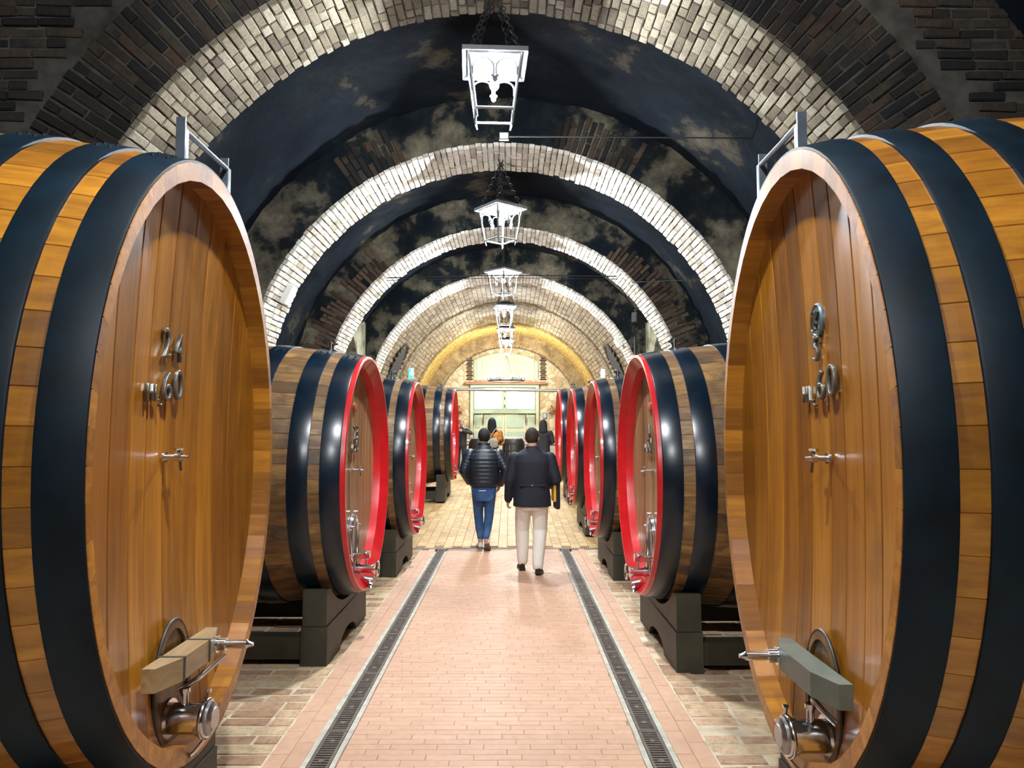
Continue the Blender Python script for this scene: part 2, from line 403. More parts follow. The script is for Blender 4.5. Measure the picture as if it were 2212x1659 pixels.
# one brick: length x, width y, face z (top at z=0, body below), chamfered and slightly crooked
def brick_pts(lx, ly, lz, ch, jit, rng):
    def j(): return rng.uniform(-jit, jit)
    x, y = lx/2, ly/2
    base = [(-x, -y, -lz), (x, -y, -lz), (x, y, -lz), (-x, y, -lz)]
    mid = [(-x+j(), -y+j(), -ch), (x+j(), -y+j(), -ch), (x+j(), y+j(), -ch), (-x+j(), y+j(), -ch)]
    dz = j()*0.8
    top = [(-x+ch+j(), -y+ch+j(), dz+j()*.5), (x-ch+j(), -y+ch+j(), dz+j()*.5), (x-ch+j(), y-ch+j(), dz+j()*.5), (-x+ch+j(), y-ch+j(), dz+j()*.5)]
    f = [(0, 1, 5, 4), (1, 2, 6, 5), (2, 3, 7, 6), (3, 0, 4, 7), (4, 5, 9, 8), (5, 6, 10, 9), (6, 7, 11, 10), (7, 4, 8, 11), (8, 9, 10, 11)]
    return base+mid+top, f
class Bricks:
    """lays bricks as objects sharing a few meshes, the rest joined"""
    def __init__(s, parent, name, dims, ch, jit, mat, mat_s, nvar=6, seed=1, limit=300):
        s.p = parent; s.name = name; s.mat_s = mat_s; s.rng = random.Random(seed); s.dims = dims; s.ch = ch; s.jit = jit
        s.vars = []; s.n = 0; s.limit = limit; s.rest = MB()
        for k in range(nvar):
            mb = MB(); v, f = brick_pts(*dims, ch, jit, s.rng); mb.add(v, f); s.vars.append(mb.mesh(name, mat))
        s.inv = parent.matrix_world.inverted() if parent else Matrix.Identity(4)
    def put(s, mw, own=True, length=None):
        sc = 1.0 if length is None else length/s.dims[0]
        if own and s.n < s.limit:
            o = obj(s.name, s.rng.choice(s.vars), s.p, mw @ Matrix.Diagonal((sc, 1, 1, 1))); s.n += 1
        else:
            v, f = brick_pts(s.dims[0]*sc, s.dims[1], s.dims[2], s.ch, s.jit, s.rng)
            s.rest.M = mw; s.rest.tint = s.rng.random(); s.rest.add(v, f)
    def finish(s, name):
        if s.rest.f:
            o = s.rest.build(name, s.mat_s, s.p); o['kind'] = 'stuff'; return o

# ------------------------------------------------------------------ the place: key numbers
CX, CZ, R0 = -0.11, 2.13, 3.40          # arch centre and radius
PITCH, A0, AD = 4.13, 5.62, 0.95        # arch spacing, first arch front, arch depth
RV = 4.05
YC = 10.77                              # cross drain; the floor climbs beyond it
def fz(y):
    return 0.0 if y < YC else min((y-YC)*0.05, 0.33)
YR = YC+0.33/0.05
YE = 29.2
def arc(r, a, y): return Vector((CX+r*math.sin(a), y, CZ+r*math.cos(a)))

# ------------------------------------------------------------------ floor
def slab(name, x0, x1, ys, dz, mat, label):
    mb = MB(); vs = []
    for y in ys: vs += [(x0, y, fz(y)+dz), (x1, y, fz(y)+dz)]
    mb.add(vs, [(2*i, 2*i+1, 2*i+3, 2*i+2) for i in range(len(ys)-1)])
    mb.add([(x0, y, fz(y)+dz-.12) for y in ys]+[(x1, y, fz(y)+dz-.12) for y in ys], [])
    return struct(mb.build(name, mat), label)
DL, DR, DW = -0.973, 0.780, 0.056       # drains: centre x, half grate width
KW = 0.034
lane0, lane1 = DL+DW+KW, DR-DW-KW
fl = slab('floor', lane0-.02, lane1+.02, [-4.5, YC-.05], -.0022, M['lmortar'], 'central lane of pink sealed bricks between the two drains')
B = Bricks(fl, 'brick', (0.25, 0.0625, 0.03), 0.0022, 0.0008, M['lane'], M['lane_s'], seed=3)
y = 3.55; row = 0
rr = random.Random(11)
while y < YC-.06:
    x = lane0+0.002; first = True
    off = (row*0.37) % 1.0
    while x < lane1-0.01:
        L = 0.25 if not first else 0.05+0.2*((row*0.618) % 1.0)
        L = min(L, lane1-x)
        if L > 0.02: B.put(Matrix.Translation((x+L/2, y+.0305, 0)), True, L-.003)
        x += L; first = False
    y += 0.0645; row += 1
B.finish('brick_field')
# pink borders outside the drains
for nm, xa, sg in (('left', DL-DW-KW, -1), ('right', DR+DW+KW, 1)):
    b0, b1 = sorted((xa, xa+sg*0.195))
    bo = slab('floor', b0, b1, [-4.5, YC-.05], -.004, M['lmortar'], 'narrow pink brick border along the %s drain' % nm)
    B = Bricks(bo, 'brick', (0.30, 0.094, 0.03), 0.003, 0.001, M['lane'], M['lane_s'], seed=5)
    for c in (0, 1):
        yy = 3.4+0.15*c
        while yy < YC-.2:
            B.put(frame((b0+.0485+c*.0975, yy+.15, 0.001), (0, 1, 0), (-1, 0, 0), (0, 0, 1)), True, 0.297); yy += 0.30
    B.finish('brick_field')
# rough side paving
for nm, x0, x1, sd in (('left', -4.2, DL-DW-KW-.195, 21), ('right', DR+DW+KW+.195, 4.0, 22)):
    so = slab('floor', x0, x1, [-4.5, YC-.05], -.004, M['fmortar'], 'rough brick paving under the %s row of casks' % nm)
    B = Bricks(so, 'brick', (0.26, 0.112, 0.04), 0.008, 0.004, M['side'], M['side_s'], seed=sd)
    rows = []
    y = 3.5; row = 0
    while y < YC-.12:
        if nm == 'left': x = x1-0.01; sg = -1
        else: x = x0+0.01; sg = 1
        first = True
        while (x > -3.4 if sg < 0 else x < 3.2):
            L = 0.26 if not first else rr.choice((0.13, 0.26, 0.19)); L *= rr.uniform(0.93, 1.07)
            rows.append((abs(x-(x1 if sg < 0 else x0)), x+sg*L/2, y+.06, L)); x += sg*(L+.014); first = False
        y += 0.126; row += 1
    rows.sort(key=lambda q: q[0]*1.2+q[2]*0.35)
    for k, (q, bx, by, L) in enumerate(rows): B.put(Matrix.Translation((bx, by, rr.uniform(-.004, .003))) @ Matrix.Rotation(rr.uniform(-.02, .02), 4, 'Z'), True, L)
    B.finish('brick_field')
# ochre paving beyond the cross drain, rising
ys = [YC+.05]+[YC+.05+i*0.5 for i in range(1, 14)]+[YE+.3]
ho = slab('floor', -4.2, 4.0, ys, -.006, M['hmortar'], 'ochre brick floor climbing towards the far doors')
B = Bricks(ho, 'brick', (0.262, 0.128, 0.03), 0.003, 0.0015, M['hall'], M['hall_s'], seed=8)
tiles = []
sl = math.atan(0.05)
for i in range(-14, 14):
    x = CX+i*0.1325; y = YC+.06+0.13*(i % 2)
    k = 0
    while y < 27.5:
        tiles.append((x, y+.131)); y += 0.266
tiles.sort(key=lambda q: q[1]+abs(q[0])*1.5)
for x, y in tiles:
    a = sl if y < YR else 0.0
    B.put(frame((x, y, fz(y)), (0, math.cos(a), math.sin(a)), (-1, 0, 0), (0, -math.sin(a), math.cos(a))), True)
B.finish('brick_field')

# drains
def long_drain(cx, label):
    t = thing('floor_drain', label, 'drain', (cx, 0, 0))
    for s in (-1, 1):
        mb = MB(); xs = [s*(DW+.004), s*(DW+KW)]
        yy = 3.3
        rk = random.Random(int(cx*100)+s)
        P = []
        while yy <= YC-.05:
            P.append((yy, rk.uniform(-.004, .004))); yy += 0.24
        vs = [];
        for q, w in P: vs += [(xs[0], q, .003), (xs[1]+s*w, q, .004), (xs[0], q, -.05)]
        fs = []
        for i in range(len(P)-1):
            a = i*3; fs += [(a, a+1, a+4, a+3), (a, a+3, a+5, a+2)]
        mb.add(vs, fs); mb.build('kerb', M['kerb'], t)
    mb = MB(); mb.box((0, (3.3+YC-.05)/2, -.075), (2*DW+.01, YC-3.35, .01)); mb.build('channel', M['pit'], t)
    mb = MB(); L = 0.5
    for s in (-1, 1): mb.box((s*(DW-.0075), 0, -.006), (.015, L-.006, .016))
    for s in (-1, 1): mb.box((0, s*(L/2-.01), -.006), (2*DW-.03, .014, .016))
    k = 16
    for i in range(k):
        mb.box((0, -L/2+.034+i*(L-.068)/(k-1), -.007), (2*DW-.03, .0125, .014))
    for q in (-.125, .125): mb.lathe((0, q, -.008), (0, 0, 1), [(0, .017), (.0095, .017)], 10)
    me = mb.mesh('grate', M['grate'])
    y = 3.3+L/2
    while y < YC-.1:
        obj('grate', me, t, Matrix.Translation((0, y, 0))); y += L
    return t
long_drain(DL, 'long iron grated floor drain running left of the pink lane')
long_drain(DR, 'long iron grated floor drain running right of the pink lane')
t = thing('floor_drain', 'thin slotted drain crossing the whole floor behind the walkers', 'drain', (0, YC, 0))
mb = MB()
for s in (-1, 1): mb.box((-.1, s*.042, -.004), (6.9, .012, .014))
mb.build('frame', M['grate'], t)
mb = MB()
for i in range(255): mb.box((-.1-3.43+i*.027, 0, -.004), (.013, .074, .012))
mb.build('grate', M['kerb'], t)
mb = MB(); mb.box((-.1, 0, -.03), (6.9, .1, .01)); mb.build('channel', M['pit'], t)

# ------------------------------------------------------------------ arches, vaults and walls
def ring_block(name, y0, y1, r0, r1, mat, label, n=72, jit=0.0, flo=None):
    """half ring with straight legs down to the floor"""
    mb = MB(); rg = random.Random(4)
    prof = []
    zf = min(fz(y0), fz(y1))-.05
    prof.append((CX-r0, zf, CX-r1, zf))
    for i in range(n+1):
        a = -PI/2+PI*i/n
        prof.append((CX+r0*math.sin(a), CZ+r0*math.cos(a), CX+r1*math.sin(a), CZ+r1*math.cos(a)))
    prof.append((CX+r0, zf, CX+r1, zf))
    vs = []
    for xi, zi, xo, zo in prof: vs += [(xi, y0, zi), (xo, y0, zo), (xo, y1, zo), (xi, y1, zi)]
    fs = []
    for i in range(len(prof)-1):
        a, b = 4*i, 4*i+4
        fs += [(a, a+1, b+1, b), (a+1, a+2, b+2, b+1), (a+2, a+3, b+3, b+2), (a+3, a, b, b+3)]
    fs += [(0, 1, 2, 3), tuple(len(vs)-4+k for k in (3, 2, 1, 0))]
    mb.add(vs, fs)
    return struct(mb.build(name, mat), label)
def soffit_bricks(par, y0, y1, r, amax, mat, mat_s, own, seed, bl=0.25, bw=0.080, amin_own=0.0, lim=300, name='brick', rest='brick_field', jit=0.005, proud=0.02):
    B = Bricks(par, name, (bl, bw-.010, 0.05), 0.008, jit, mat, mat_s, seed=seed, limit=lim)
    rg = random.Random(seed)
    n = int(amax*r/bw); items = []
    for i in range(-n, n+1):
        a = i*bw/r; y = y0-.01; first = True
        while y < y1-.02:
            L = bl*rg.choice((1.0, 1.0, 0.5)) if not first else bl*rg.choice((1.0, 0.5, 0.75))
            L = min(L, y1+.008-y); first = False
            if L > .05: items.append((a, y+L/2, L-.011))
            y += L
    if own: items.sort(key=lambda q: (abs(q[0]) < amin_own, rg.random()))
    for a, y, L in items:
        nrm = Vector((-math.sin(a), 0, -math.cos(a))); tan = Vector((math.cos(a), 0, -math.sin(a)))
        loc = arc(r-proud+rg.uniform(-.008, .008), a, y)
        B.put(frame(loc, (0, 1, 0), nrm.cross(Vector((0, 1, 0))), nrm), own, L)
    B.finish(rest)
def face_bricks(B, y, r0, r1, a0, a1, rg, bw=0.080, bl=0.34, keep=1.0, ragged=0.0):
    n0, n1 = int(a0*r0/bw), int(a1*r0/bw)
    for i in range(n0, n1+1):
        a = i*bw/r0; r = r0; first = True
        rend = r1-rg.uniform(0, ragged)
        while r < rend-.05:
            L = min((bl if not first or i % 2 else bl*.55), rend-r); first = False
            if rg.random() < keep and L > .06:
                d = Vector((math.sin(a), 0, math.cos(a))); nz = Vector((0, -1, 0))
                loc = arc(r+L/2, a, y-rg.uniform(.006, .028))
                B.put(frame(loc, d, nz.cross(d), nz), True, L-.014)
            r += L
rg = random.Random(31)
# arch 1: with its big spandrel face
a1 = ring_block('trim_1', A0, A0+AD, R0, 6.3, M['mortar_d'], 'nearest brick arch over the two big casks')
soffit_bricks(a1, A0, A0+AD, R0, 1.12, M['soffit'], M['soffit_s'], True, 41, amin_own=0.30)
sp = D.objects.new('wall_spandrel', None); COL.objects.link(sp); struct(sp, 'dark brick face above the nearest arch')
B = Bricks(sp, 'brick', (0.34, 0.069, 0.06), 0.008, 0.006, M['face'], M['face'], seed=6, limit=420)
face_bricks(B, A0, R0+.02, 4.08, -1.15, -0.32, rg); face_bricks(B, A0, R0+.02, 4.08, 0.32, 1.15, rg)
for s in (-1, 1):
    z = 3.2
    while z < 5.3:
        x = 2.3+rg.uniform(0, .2)
        while x < 4.5:
            L = rg.choice((0.30, 0.28, 0.15)); xc = x+L/2
            if math.hypot(xc-.14, z-CZ) > 4.12 and rg.random() < .9:
                B.put(frame((CX+s*xc, A0-rg.uniform(.004, .03), z), (1, 0, 0), (0, 0, 1), (0, -1, 0)), True, L-.016)
            x += L
        z += 0.084
B.finish('brick_field')
# arches 2 to 4
arches = [a1]
for k in (1, 2, 3):
    y0 = A0+PITCH*k
    a = ring_block('trim_%d' % (k+1), y0, y0+AD, R0, RV+.25, M['soot_face'], ['', 'second arch with white brick underside behind the first red casks', 'third arch flanked by bare brown bricks', 'fourth arch at the mouth of the brick tunnel vault'][k])
    soffit_bricks(a, y0, y0+AD, R0, 1.45, M['soffit2'], M['soffit2_s'], k == 1, 50+k, amin_own=0.22)
    arches.append(a)
for k, spans, mat in ((1, ((-0.62, -0.40), (0.22, 0.52)), M['face']), (2, ((-1.30, -0.72), (0.62, 1.30)), M['face3'])):
    y0 = A0+PITCH*k
    B = Bricks(arches[k], 'voussoir', (0.34, 0.069, 0.06), 0.008, 0.005, mat, mat, seed=60+k)
    for s0, s1 in spans: face_bricks(B, y0, R0+.02, 4.0, s0, s1, rg, ragged=0.25, keep=.95)
    B.finish('voussoir_field')
# bay vaults
def vault(name, y0, y1, r, mat, label, amp=0.02, nx=90, legs=True):
    mb = MB(); rg = random.Random(int(y0*10)); ny = max(4, int((y1-y0)/0.12)); vs = []
    prof = [(-PI/2-0.0001, True)]+[(-PI/2+PI*i/nx, False) for i in range(nx+1)]+[(PI/2+.0001, True)]
    for j in range(ny+1):
        y = y0+(y1-y0)*j/ny
        for a, leg in prof:
            q = r+rg.uniform(-amp, amp)
            p = arc(q, max(-PI/2, min(PI/2, a)), y)
            if leg: p.z = fz(y)-.05
            vs.append(p)
    n = len(prof); fs = [(j*n+i, j*n+i+1, (j+1)*n+i+1, (j+1)*n+i) for j in range(ny) for i in range(n-1)]
    mb.add(vs, fs); o = mb.build(name, mat, smooth=40)
    return struct(o, label)
vault('ceiling', -4.5, A0, 4.9, M['soot'], 'sooty vault above the camera')
for k in range(3):
    vault('ceiling', A0+AD+PITCH*k, A0+PITCH*(k+1), RV, M['soot'], ['soot-blackened vault between the nearest and second arch', 'soot-blackened vault between the second and third arch', 'patchy dark vault between the third and fourth arch'][k])
mb = MB(); mb.box((CX, -4.55, 3.4), (10.5, .1, 7.4)); struct(mb.build('wall_front', M['soot_wall']), 'dark wall behind the viewer')
# bay three side walls with arched niches
Y3a, Y3b = A0+AD+2*PITCH, A0+3*PITCH
for s, nm, bm_ in ((-1, 'left', 'niche'), (1, 'right', 'pit')):
    xw = CX+s*3.42
    yc_, hw, zs = Y3a+1.55, 0.95, 2.85
    top = [(yc_-hw, 0.0), (yc_-hw, zs)]
    for i in range(1, 16):
        u = i/16; top.append((yc_-hw+2*hw*u, zs+1.0*math.sin(PI*u)**0.8))
    top += [(yc_+hw, zs), (yc_+hw, 0.0)]
    mb = MB()
    # wall in strips left, right and above the opening
    def quad(p): mb.add([(xw, p_[0], p_[1]) for p_ in p]+[(xw+s*.35, p_[0], p_[1]) for p_ in p], [(0, 1, 2, 3), (7, 6, 5, 4), (0, 4, 5, 1), (1, 5, 6, 2), (2, 6, 7, 3), (3, 7, 4, 0)])
    quad([(Y3a, 0), (yc_-hw, 0), (yc_-hw, 4.35), (Y3a, 4.35)]); quad([(yc_+hw, 0), (Y3b, 0), (Y3b, 4.35), (yc_+hw, 4.35)])
    for i in range(1, len(top)-2):
        p, q = top[i], top[i+1]; quad([p, q, (q[0], 4.35), (p[0], 4.35)])
    w = struct(mb.build('wall_%s' % nm, M['pale_plaster']), 'flaking pale side wall with an arched niche on the %s' % nm)
    mb = MB(); mb.box((xw+s*.40, yc_, 2.2), (.06, 2*hw+.2, 4.3)); mb.build('niche_back', M[bm_], w)  # on the right a black sheet, the niche's shade put into its colour
# brick tunnel beyond arch 4
YT0, YT1 = A0+3*PITCH+AD, A0+5*PITCH
tv = vault('ceiling', YT0, YT1+.1, 3.43, M['tmortar'], 'tan brick barrel vault beyond the fourth arch', amp=.004)
soffit_bricks(tv, YT0, YT1, 3.42, 1.5, M['tunnel'], M['tunnel'], False, 71, bl=0.27, bw=0.125, jit=.004, proud=.008)
r5 = ring_block('trim_5', A0+4*PITCH, A0+4*PITCH+.45, 3.37, 3.9, M['tface'], 'slim rib across the tan brick vault')
soffit_bricks(r5, A0+4*PITCH, A0+4*PITCH+.45, 3.37, 1.5, M['soffit2'], M['tunnel'], False, 73, bl=0.24, bw=0.066)
r6 = ring_block('trim_6', YT1, YE-.02, 3.32, 3.9, M['tface'], 'brick arch tinted a warm-lit yellow in front of the far doors')
soffit_bricks(r6, YT1, YE-.03, 3.32, 1.5, M['yellow'], M['yellow'], False, 74, bl=0.24, bw=0.066, proud=.012)
r7 = ring_block('trim_7', YE-.55, YE, 2.82, 3.4, M['tface'], 'pale stone ring framing the far door wall')
soffit_bricks(r7, YE-.55, YE, 2.82, 1.5, M['tunnel'], M['tunnel'], False, 75, bl=0.24, bw=0.066, proud=.01)
mb = MB(); mb.box((CX, YE+.15, 2.9), (8.6, .3, 6.4)); wb = struct(mb.build('wall_back', M['stone']), 'far wall of tan fieldstone')

# small vents at the springing of the tunnel
for s, nm in ((-1, 'left'), (1, 'right')):
    t = thing('vault_vent', 'low arched brick vent with a mouth painted shade-black in the %s haunch of the tan vault' % nm, 'vent', (CX+s*3.30, 20.75, 2.985))
    t.rotation_euler = (0, -s*math.radians(24), 0)
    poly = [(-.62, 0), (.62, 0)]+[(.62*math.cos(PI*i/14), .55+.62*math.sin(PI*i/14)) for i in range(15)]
    mb = MB(); mb.prism(poly, (0, 0, 0), (0, 1, 0), (0, 0, 1), (s*.6, 0, 0)); mb.build('opening', M['pit'], t)  # solid black block, painted shade in place of a real hole
    rb = MB(); v, f = brick_pts(.20, .06, .10, .006, .004, rg); rb.add(v, f); me = rb.mesh('brick', M['face3'])
    for i in range(15):
        a = PI*i/14
        d = Vector((0, math.cos(a), math.sin(a))); nz = Vector((-s, 0, 0))
        obj('brick', me, t, frame((-s*.03, .72*math.cos(a), .55+.72*math.sin(a)), d, nz.cross(d), nz))

# ------------------------------------------------------------------ lanterns
def make_lantern():
    t = thing('lantern', 'x', 'lantern')
    H = 0.47; ht, hb = 0.215, 0.155       # body: z 0 (bottom) .. H (top)
    def hw(z): return hb+(ht-hb)*z/H
    for sx in (-1, 1):
        for sy in (-1, 1):
            mb = MB(); mb.tube([(sx*hw(-.05)*.96, sy*hw(-.05)*.96, -.05), (sx*hw(0), sy*hw(0), 0), (sx*hw(H), sy*hw(H), H)], [.007, .0125, .0125], 6); mb.build('corner_post', M['lantern_iron'], t)
    for z, w in ((.02, .012), (H-.01, .012)):
        mb = MB(); q = hw(z); c = [(-q, -q, z), (q, -q, z), (q, q, z), (-q, q, z)]
        for i in range(4): mb.tube([c[i], c[(i+1) % 4]], w, 6)
        mb.build('rail', M['lantern_iron'], t)
    # fretwork valance of twin arches on each side
    for k in range(4):
        mb = MB(Matrix.Rotation(k*PI/2, 4, 'Z')); zt = H-.03
        for cx in (-.095, .095):
            pts = []
            for i in range(13):
                a = PI*i/12; z = zt-.10+.075*math.sin(a); pts.append((cx+.085*math.cos(a), -hw(z), z))
            pts = [(cx+.085, -hw(zt-.16), zt-.16)]+pts+[(cx-.085, -hw(zt-.16), zt-.16)]
            mb.tube(pts, .007, 6)
        mb.sphere((0, -hw(zt-.19), zt-.19), (.022, .008, .03), 8, 6)
        for s_ in (-1, 1): mb.sphere((s_*.02, -hw(zt-.165), zt-.165), (.014, .008, .014), 8, 6)
        mb.build('fretwork', M['lantern_iron'], t)
        mb = MB(Matrix.Rotation(k*PI/2, 4, 'Z')); z0, z1 = H-.02, H+.02
        mb.prism([(-.265, z0), (.265, z0), (.265, z1), (-.265, z1)], (0, -.27, 0), (1, 0, 0), (0, 0, 1), (0, .012, 0))
        mb.build('brim', M['lantern_iron'], t)
    mb = MB(); mb.loft([[(-.265, -.265, H), (.265, -.265, H), (.265, .265, H), (-.265, .265, H)], [(-.265, -.265, H+.015), (.265, -.265, H+.015), (.265, .265, H+.015), (-.265, .265, H+.015)],
                        [(-.06, -.06, H+.13), (.06, -.06, H+.13), (.06, .06, H+.13), (-.06, .06, H+.13)]])
    mb.build('roof', M['roof_iron'], t)
    zb = H-.185
    mb = MB(); mb.lathe((0, 0, zb+.05), (0, 0, 1), [(0, .022), (.10, .022)], 10); mb.build('lamp_holder', M['iron'], t)
    mb = MB(); mb.sphere((0, 0, zb), (.042, .042, .05), 14, 10); mb.build('bulb', M['bulb'], t, smooth=60)
    ld = D.lights.new('bulb_light', 'POINT'); ld.energy = LANTERN_W; ld.color = LIGHT_COL; ld.shadow_soft_size = 0.058
    lo = D.objects.new('bulb_light', ld); COL.objects.link(lo); lo.parent = t; lo.location = (0, 0, zb)
    # chains to a ring
    zr = H+.70
    link = MB(); link.torus((0, 0, 0), (0, 1, 0), .02, .0055, 10, 5, ell=(1, 1.55))
    for sx in (-1, 1):
        for sy in (-1, 1):
            a, b = Vector((sx*.20, sy*.20, H+.02)), Vector((0, 0, zr-.04)); d = (b-a); n = int(d.length/.05)
            mb = MB()
            for i in range(n):
                p = a+d*((i+.5)/n); q = d.normalized().to_track_quat('Z', 'X').to_matrix().to_4x4()
                mb.M = Matrix.Translation(p) @ q @ Matrix.Rotation((i % 2)*PI/2, 4, 'Z')
                mb.torus((0, 0, 0), (0, 1, 0), .019, .006, 8, 5, ell=(1.0, 1.75))
            mb.build('chain', M['iron'], t)
    mb = MB(); mb.torus((0, 0, zr), (0, 1, 0), .04, .008, 14, 6); mb.tube([(0, 0, zr+.04), (0, 0, zr+.19)], .008, 6); mb.build('hook', M['iron'], t)
    return t
L0 = make_lantern()
lan = [(0, 6.10, 4.33, 3, 'large square iron lantern hanging nearest, from the first arch'),
       (1, 10.23, 4.33, 38, 'turned iron lantern hanging from the second arch, second from the viewer'),
       (2, 14.36, 4.33, 47, 'iron lantern on the third arch, third from the viewer'),
       (3, 18.49, 4.33, 8, 'iron lantern on the fourth arch, fourth from the viewer'),
       (4, 22.60, 4.33, 10, 'iron lantern in the tan tunnel vault, fifth from the viewer'),
       (5, 25.6, 4.33, 5, 'farthest small iron lantern, sixth from the viewer'),
       (-1, 1.97, 4.33, 3, 'iron lantern overhead, out of view above the big casks'),
       (-2, -2.16, 4.33, 3, 'iron lantern overhead behind the viewer')]
for i, (k, y, z, r, lab) in enumerate(lan):
    o = L0 if i == 0 else copy_tree(L0)
    o.location = (CX-.025, y, z); o.rotation_euler = (0, 0, math.radians(r)); tag(o, lab, 'lantern', 'lanterns along the vault')

# ------------------------------------------------------------------ casks
def ell_ts(ry, rz, n):
    """parameters splitting an ellipse into n equal arcs"""
    K = 2000; acc = [0.0]
    for i in range(K):
        a, b = 2*PI*i/K, 2*PI*(i+1)/K
        acc.append(acc[-1]+math.hypot(ry*(math.cos(b)-math.cos(a)), rz*(math.sin(b)-math.sin(a))))
    out = []; j = 0
    for k in range(n):
        g = acc[-1]*k/n
        while acc[j+1] < g: j += 1
        out.append(2*PI*(j+(g-acc[j])/(acc[j+1]-acc[j]))/K)
    return out
def font_mesh(txt, size, depth, mat):
    cu = D.curves.new('numeral', 'FONT'); cu.body = txt; cu.size = size; cu.extrude = depth/2; cu.bevel_depth = .0022; cu.bevel_resolution = 1; cu.offset = -.0028*size/.16
    cu.align_x = 'CENTER'; cu.align_y = 'CENTER'; cu.resolution_u = 6
    o = D.objects.new('numeral', cu); COL.objects.link(o)
    dg = bpy.context.evaluated_depsgraph_get(); me = D.meshes.new_from_object(o.evaluated_get(dg))
    D.objects.remove(o); me.materials.clear(); me.materials.append(mat); me.name = 'numeral'
    return me
FM = Matrix(((0, 0, 1, 0), (1, 0, 0, 0), (0, 1, 0, 0), (0, 0, 0, 1)))   # glyph x,y,z -> local y,z,x
def glyph(par, txt, y, z, h, x, mat, sx=0.78, name='numeral'):
    x += .015
    me = font_mesh(txt, h/0.72, .012, mat)
    return obj(name, me, par, Matrix.Translation((x, y, z)) @ FM @ Matrix.Diagonal((sx, 1, 1, 1)))
def spigot(par, x, y, z, side):
    t = D.objects.new('spigot', None); COL.objects.link(t); t.parent = par; t.location = (x, y, z)
    mb = MB()
    mb.lathe((0, 0, 0), (1, 0, 0), [(0, .02), (.010, .02), (.010, .011), (.045, .011), (.045, .016), (.068, .016), (.068, .009), (.09, .006)], 14)
    mb.build('body', M['steel'], t, 40)
    mb = MB(); mb.tube([(.055, 0, 0), (.055, 0, .028)], .006, 8); mb.tube([(.055, -.03, .03), (.055, .03, .03)], .006, 8); mb.build('handle', M['steel'], t, 40)
    mb = MB(); mb.tube([(.06, 0, -.01), (.064, 0, -.05)], .006, 8); mb.build('spout', M['steel'], t, 40)
def make_cask(name, ry, rz, L, bulge, zc, hoops, nst, rimw, rimy, hd, mats, big):
    """front rim plane at x=0, body towards -x; returns the root"""
    root = thing(name, 'x', 'wine cask')
    def rs(d): return bulge*(1-((d-L/2)/(L/2))**2)
    def pt(t, d, off=0.0):
        e = rs(d)+off; return Vector((-d, (ry+e)*math.cos(t), zc+(rz+e)*math.sin(t)))
    def pin(t, d):                                # inner face of the rim
        return Vector((-d, (ry-rimy)*math.cos(t), zc+(rz-rimw)*math.sin(t)))
    ts = ell_ts(ry, rz, nst); ts.append(ts[0]+2*PI)
    ds = [0, .05, .17, .36, .60, .85, L/2+.1, L-.6, L-.3, L-.1, L]
    for k in range(nst):
        a, b = ts[k], ts[k+1]; e = (b-a)*.022; tt = [a+e*.10, a+e, b-e, b-e*.10]; of = [-.0028, 0, 0, -.0028]
        mb = MB(); rings = []
        for d in ds: rings.append([pt(t_, d, o_) for t_, o_ in zip(tt, of)])
        n = 4; vs = [p for r in rings for p in r]; fs = [(i*n+j, i*n+j+1, (i+1)*n+j+1, (i+1)*n+j) for i in range(len(ds)-1) for j in range(3)]
        o_ = len(vs)
        if big: vs += [pin(t_, 0) for t_ in tt]+[pin(t_, hd*.6) for t_ in tt]+[pin(t_, hd+.06) for t_ in tt]
        else: vs += [pt(t_, 0, -.010) for t_ in tt]+[Vector((-.072, (ry-.086)*math.cos(t_), zc+(rz-.086)*math.sin(t_))) for t_ in tt]+[Vector((-hd-.06, (ry-.086)*math.cos(t_), zc+(rz-.086)*math.sin(t_))) for t_ in tt]
        fs += [(j, o_+j, o_+j+1, j+1) for j in range(3)]+[(o_+q+j, o_+q+4+j, o_+q+5+j, o_+q+1+j) for j in range(3) for q in (0, 4)]
        fs += [(0, n, o_+4, o_), (3, o_+3, o_+7, n+3)]
        mb.add(vs, fs); mb.build('stave', mats[0], root)
    for d0, d1 in hoops:
        mb = MB(); n = 84; rings = []
        for i in range(n):
            t_ = 2*PI*i/n; rings.append([pt(t_, d0, -.004), pt(t_, d0, .008), pt(t_, d0+.006, .0095), pt(t_, d1-.006, .0095), pt(t_, d1, .008), pt(t_, d1, -.004)])
        vs = [p for r in rings for p in r]; fs = []
        for i in range(n):
            j = (i+1) % n
            for q in range(5): fs.append((i*6+q, i*6+q+1, j*6+q+1, j*6+q))
        mb.add(vs, fs); ho = mb.build('hoop', mats[2], root, 35)
        # rivets at the lap joint
        mb = MB()
        for q in (.03, -.03):
            for dd in (.3, .7):
                p = pt(1.9+q, d0+(d1-d0)*dd, .008); mb.sphere(p, .009, 8, 5)
        mb.build('rivet', mats[2], ho)
    if not big:                                   # painted chamfered rim
        mb = MB(); n = 96; prof = [(.029, .010), (0.0, .006), (-.006, .0), (-.006, -.014), (.062, -.090), (hd+.005, -.098), (hd+.03, -.098)]
        rings = []
        for i in range(n):
            t_ = 2*PI*i/n; rings.append([Vector((-d, (ry+o_)*math.cos(t_), zc+(rz+o_)*math.sin(t_))) for d, o_ in prof])
        m_ = len(prof); vs = [p for r in rings for p in r]
        fs = [(i*m_+q, i*m_+q+1, ((i+1) % n)*m_+q+1, ((i+1) % n)*m_+q) for i in range(n) for q in range(m_-1)]
        mb.add(vs, fs); mb.build('rim', M['red'], root, 25)
    # head boards
    hy, hz = ry-rimy+.008, rz-rimw+.008; sag = .048 if big else .02
    nb = 11 if big else 15
    edges = [-hy]+[(-hy+2*hy*(k+1)/nb)+rg.uniform(-.018, .018) for k in range(nb-1)]+[hy]
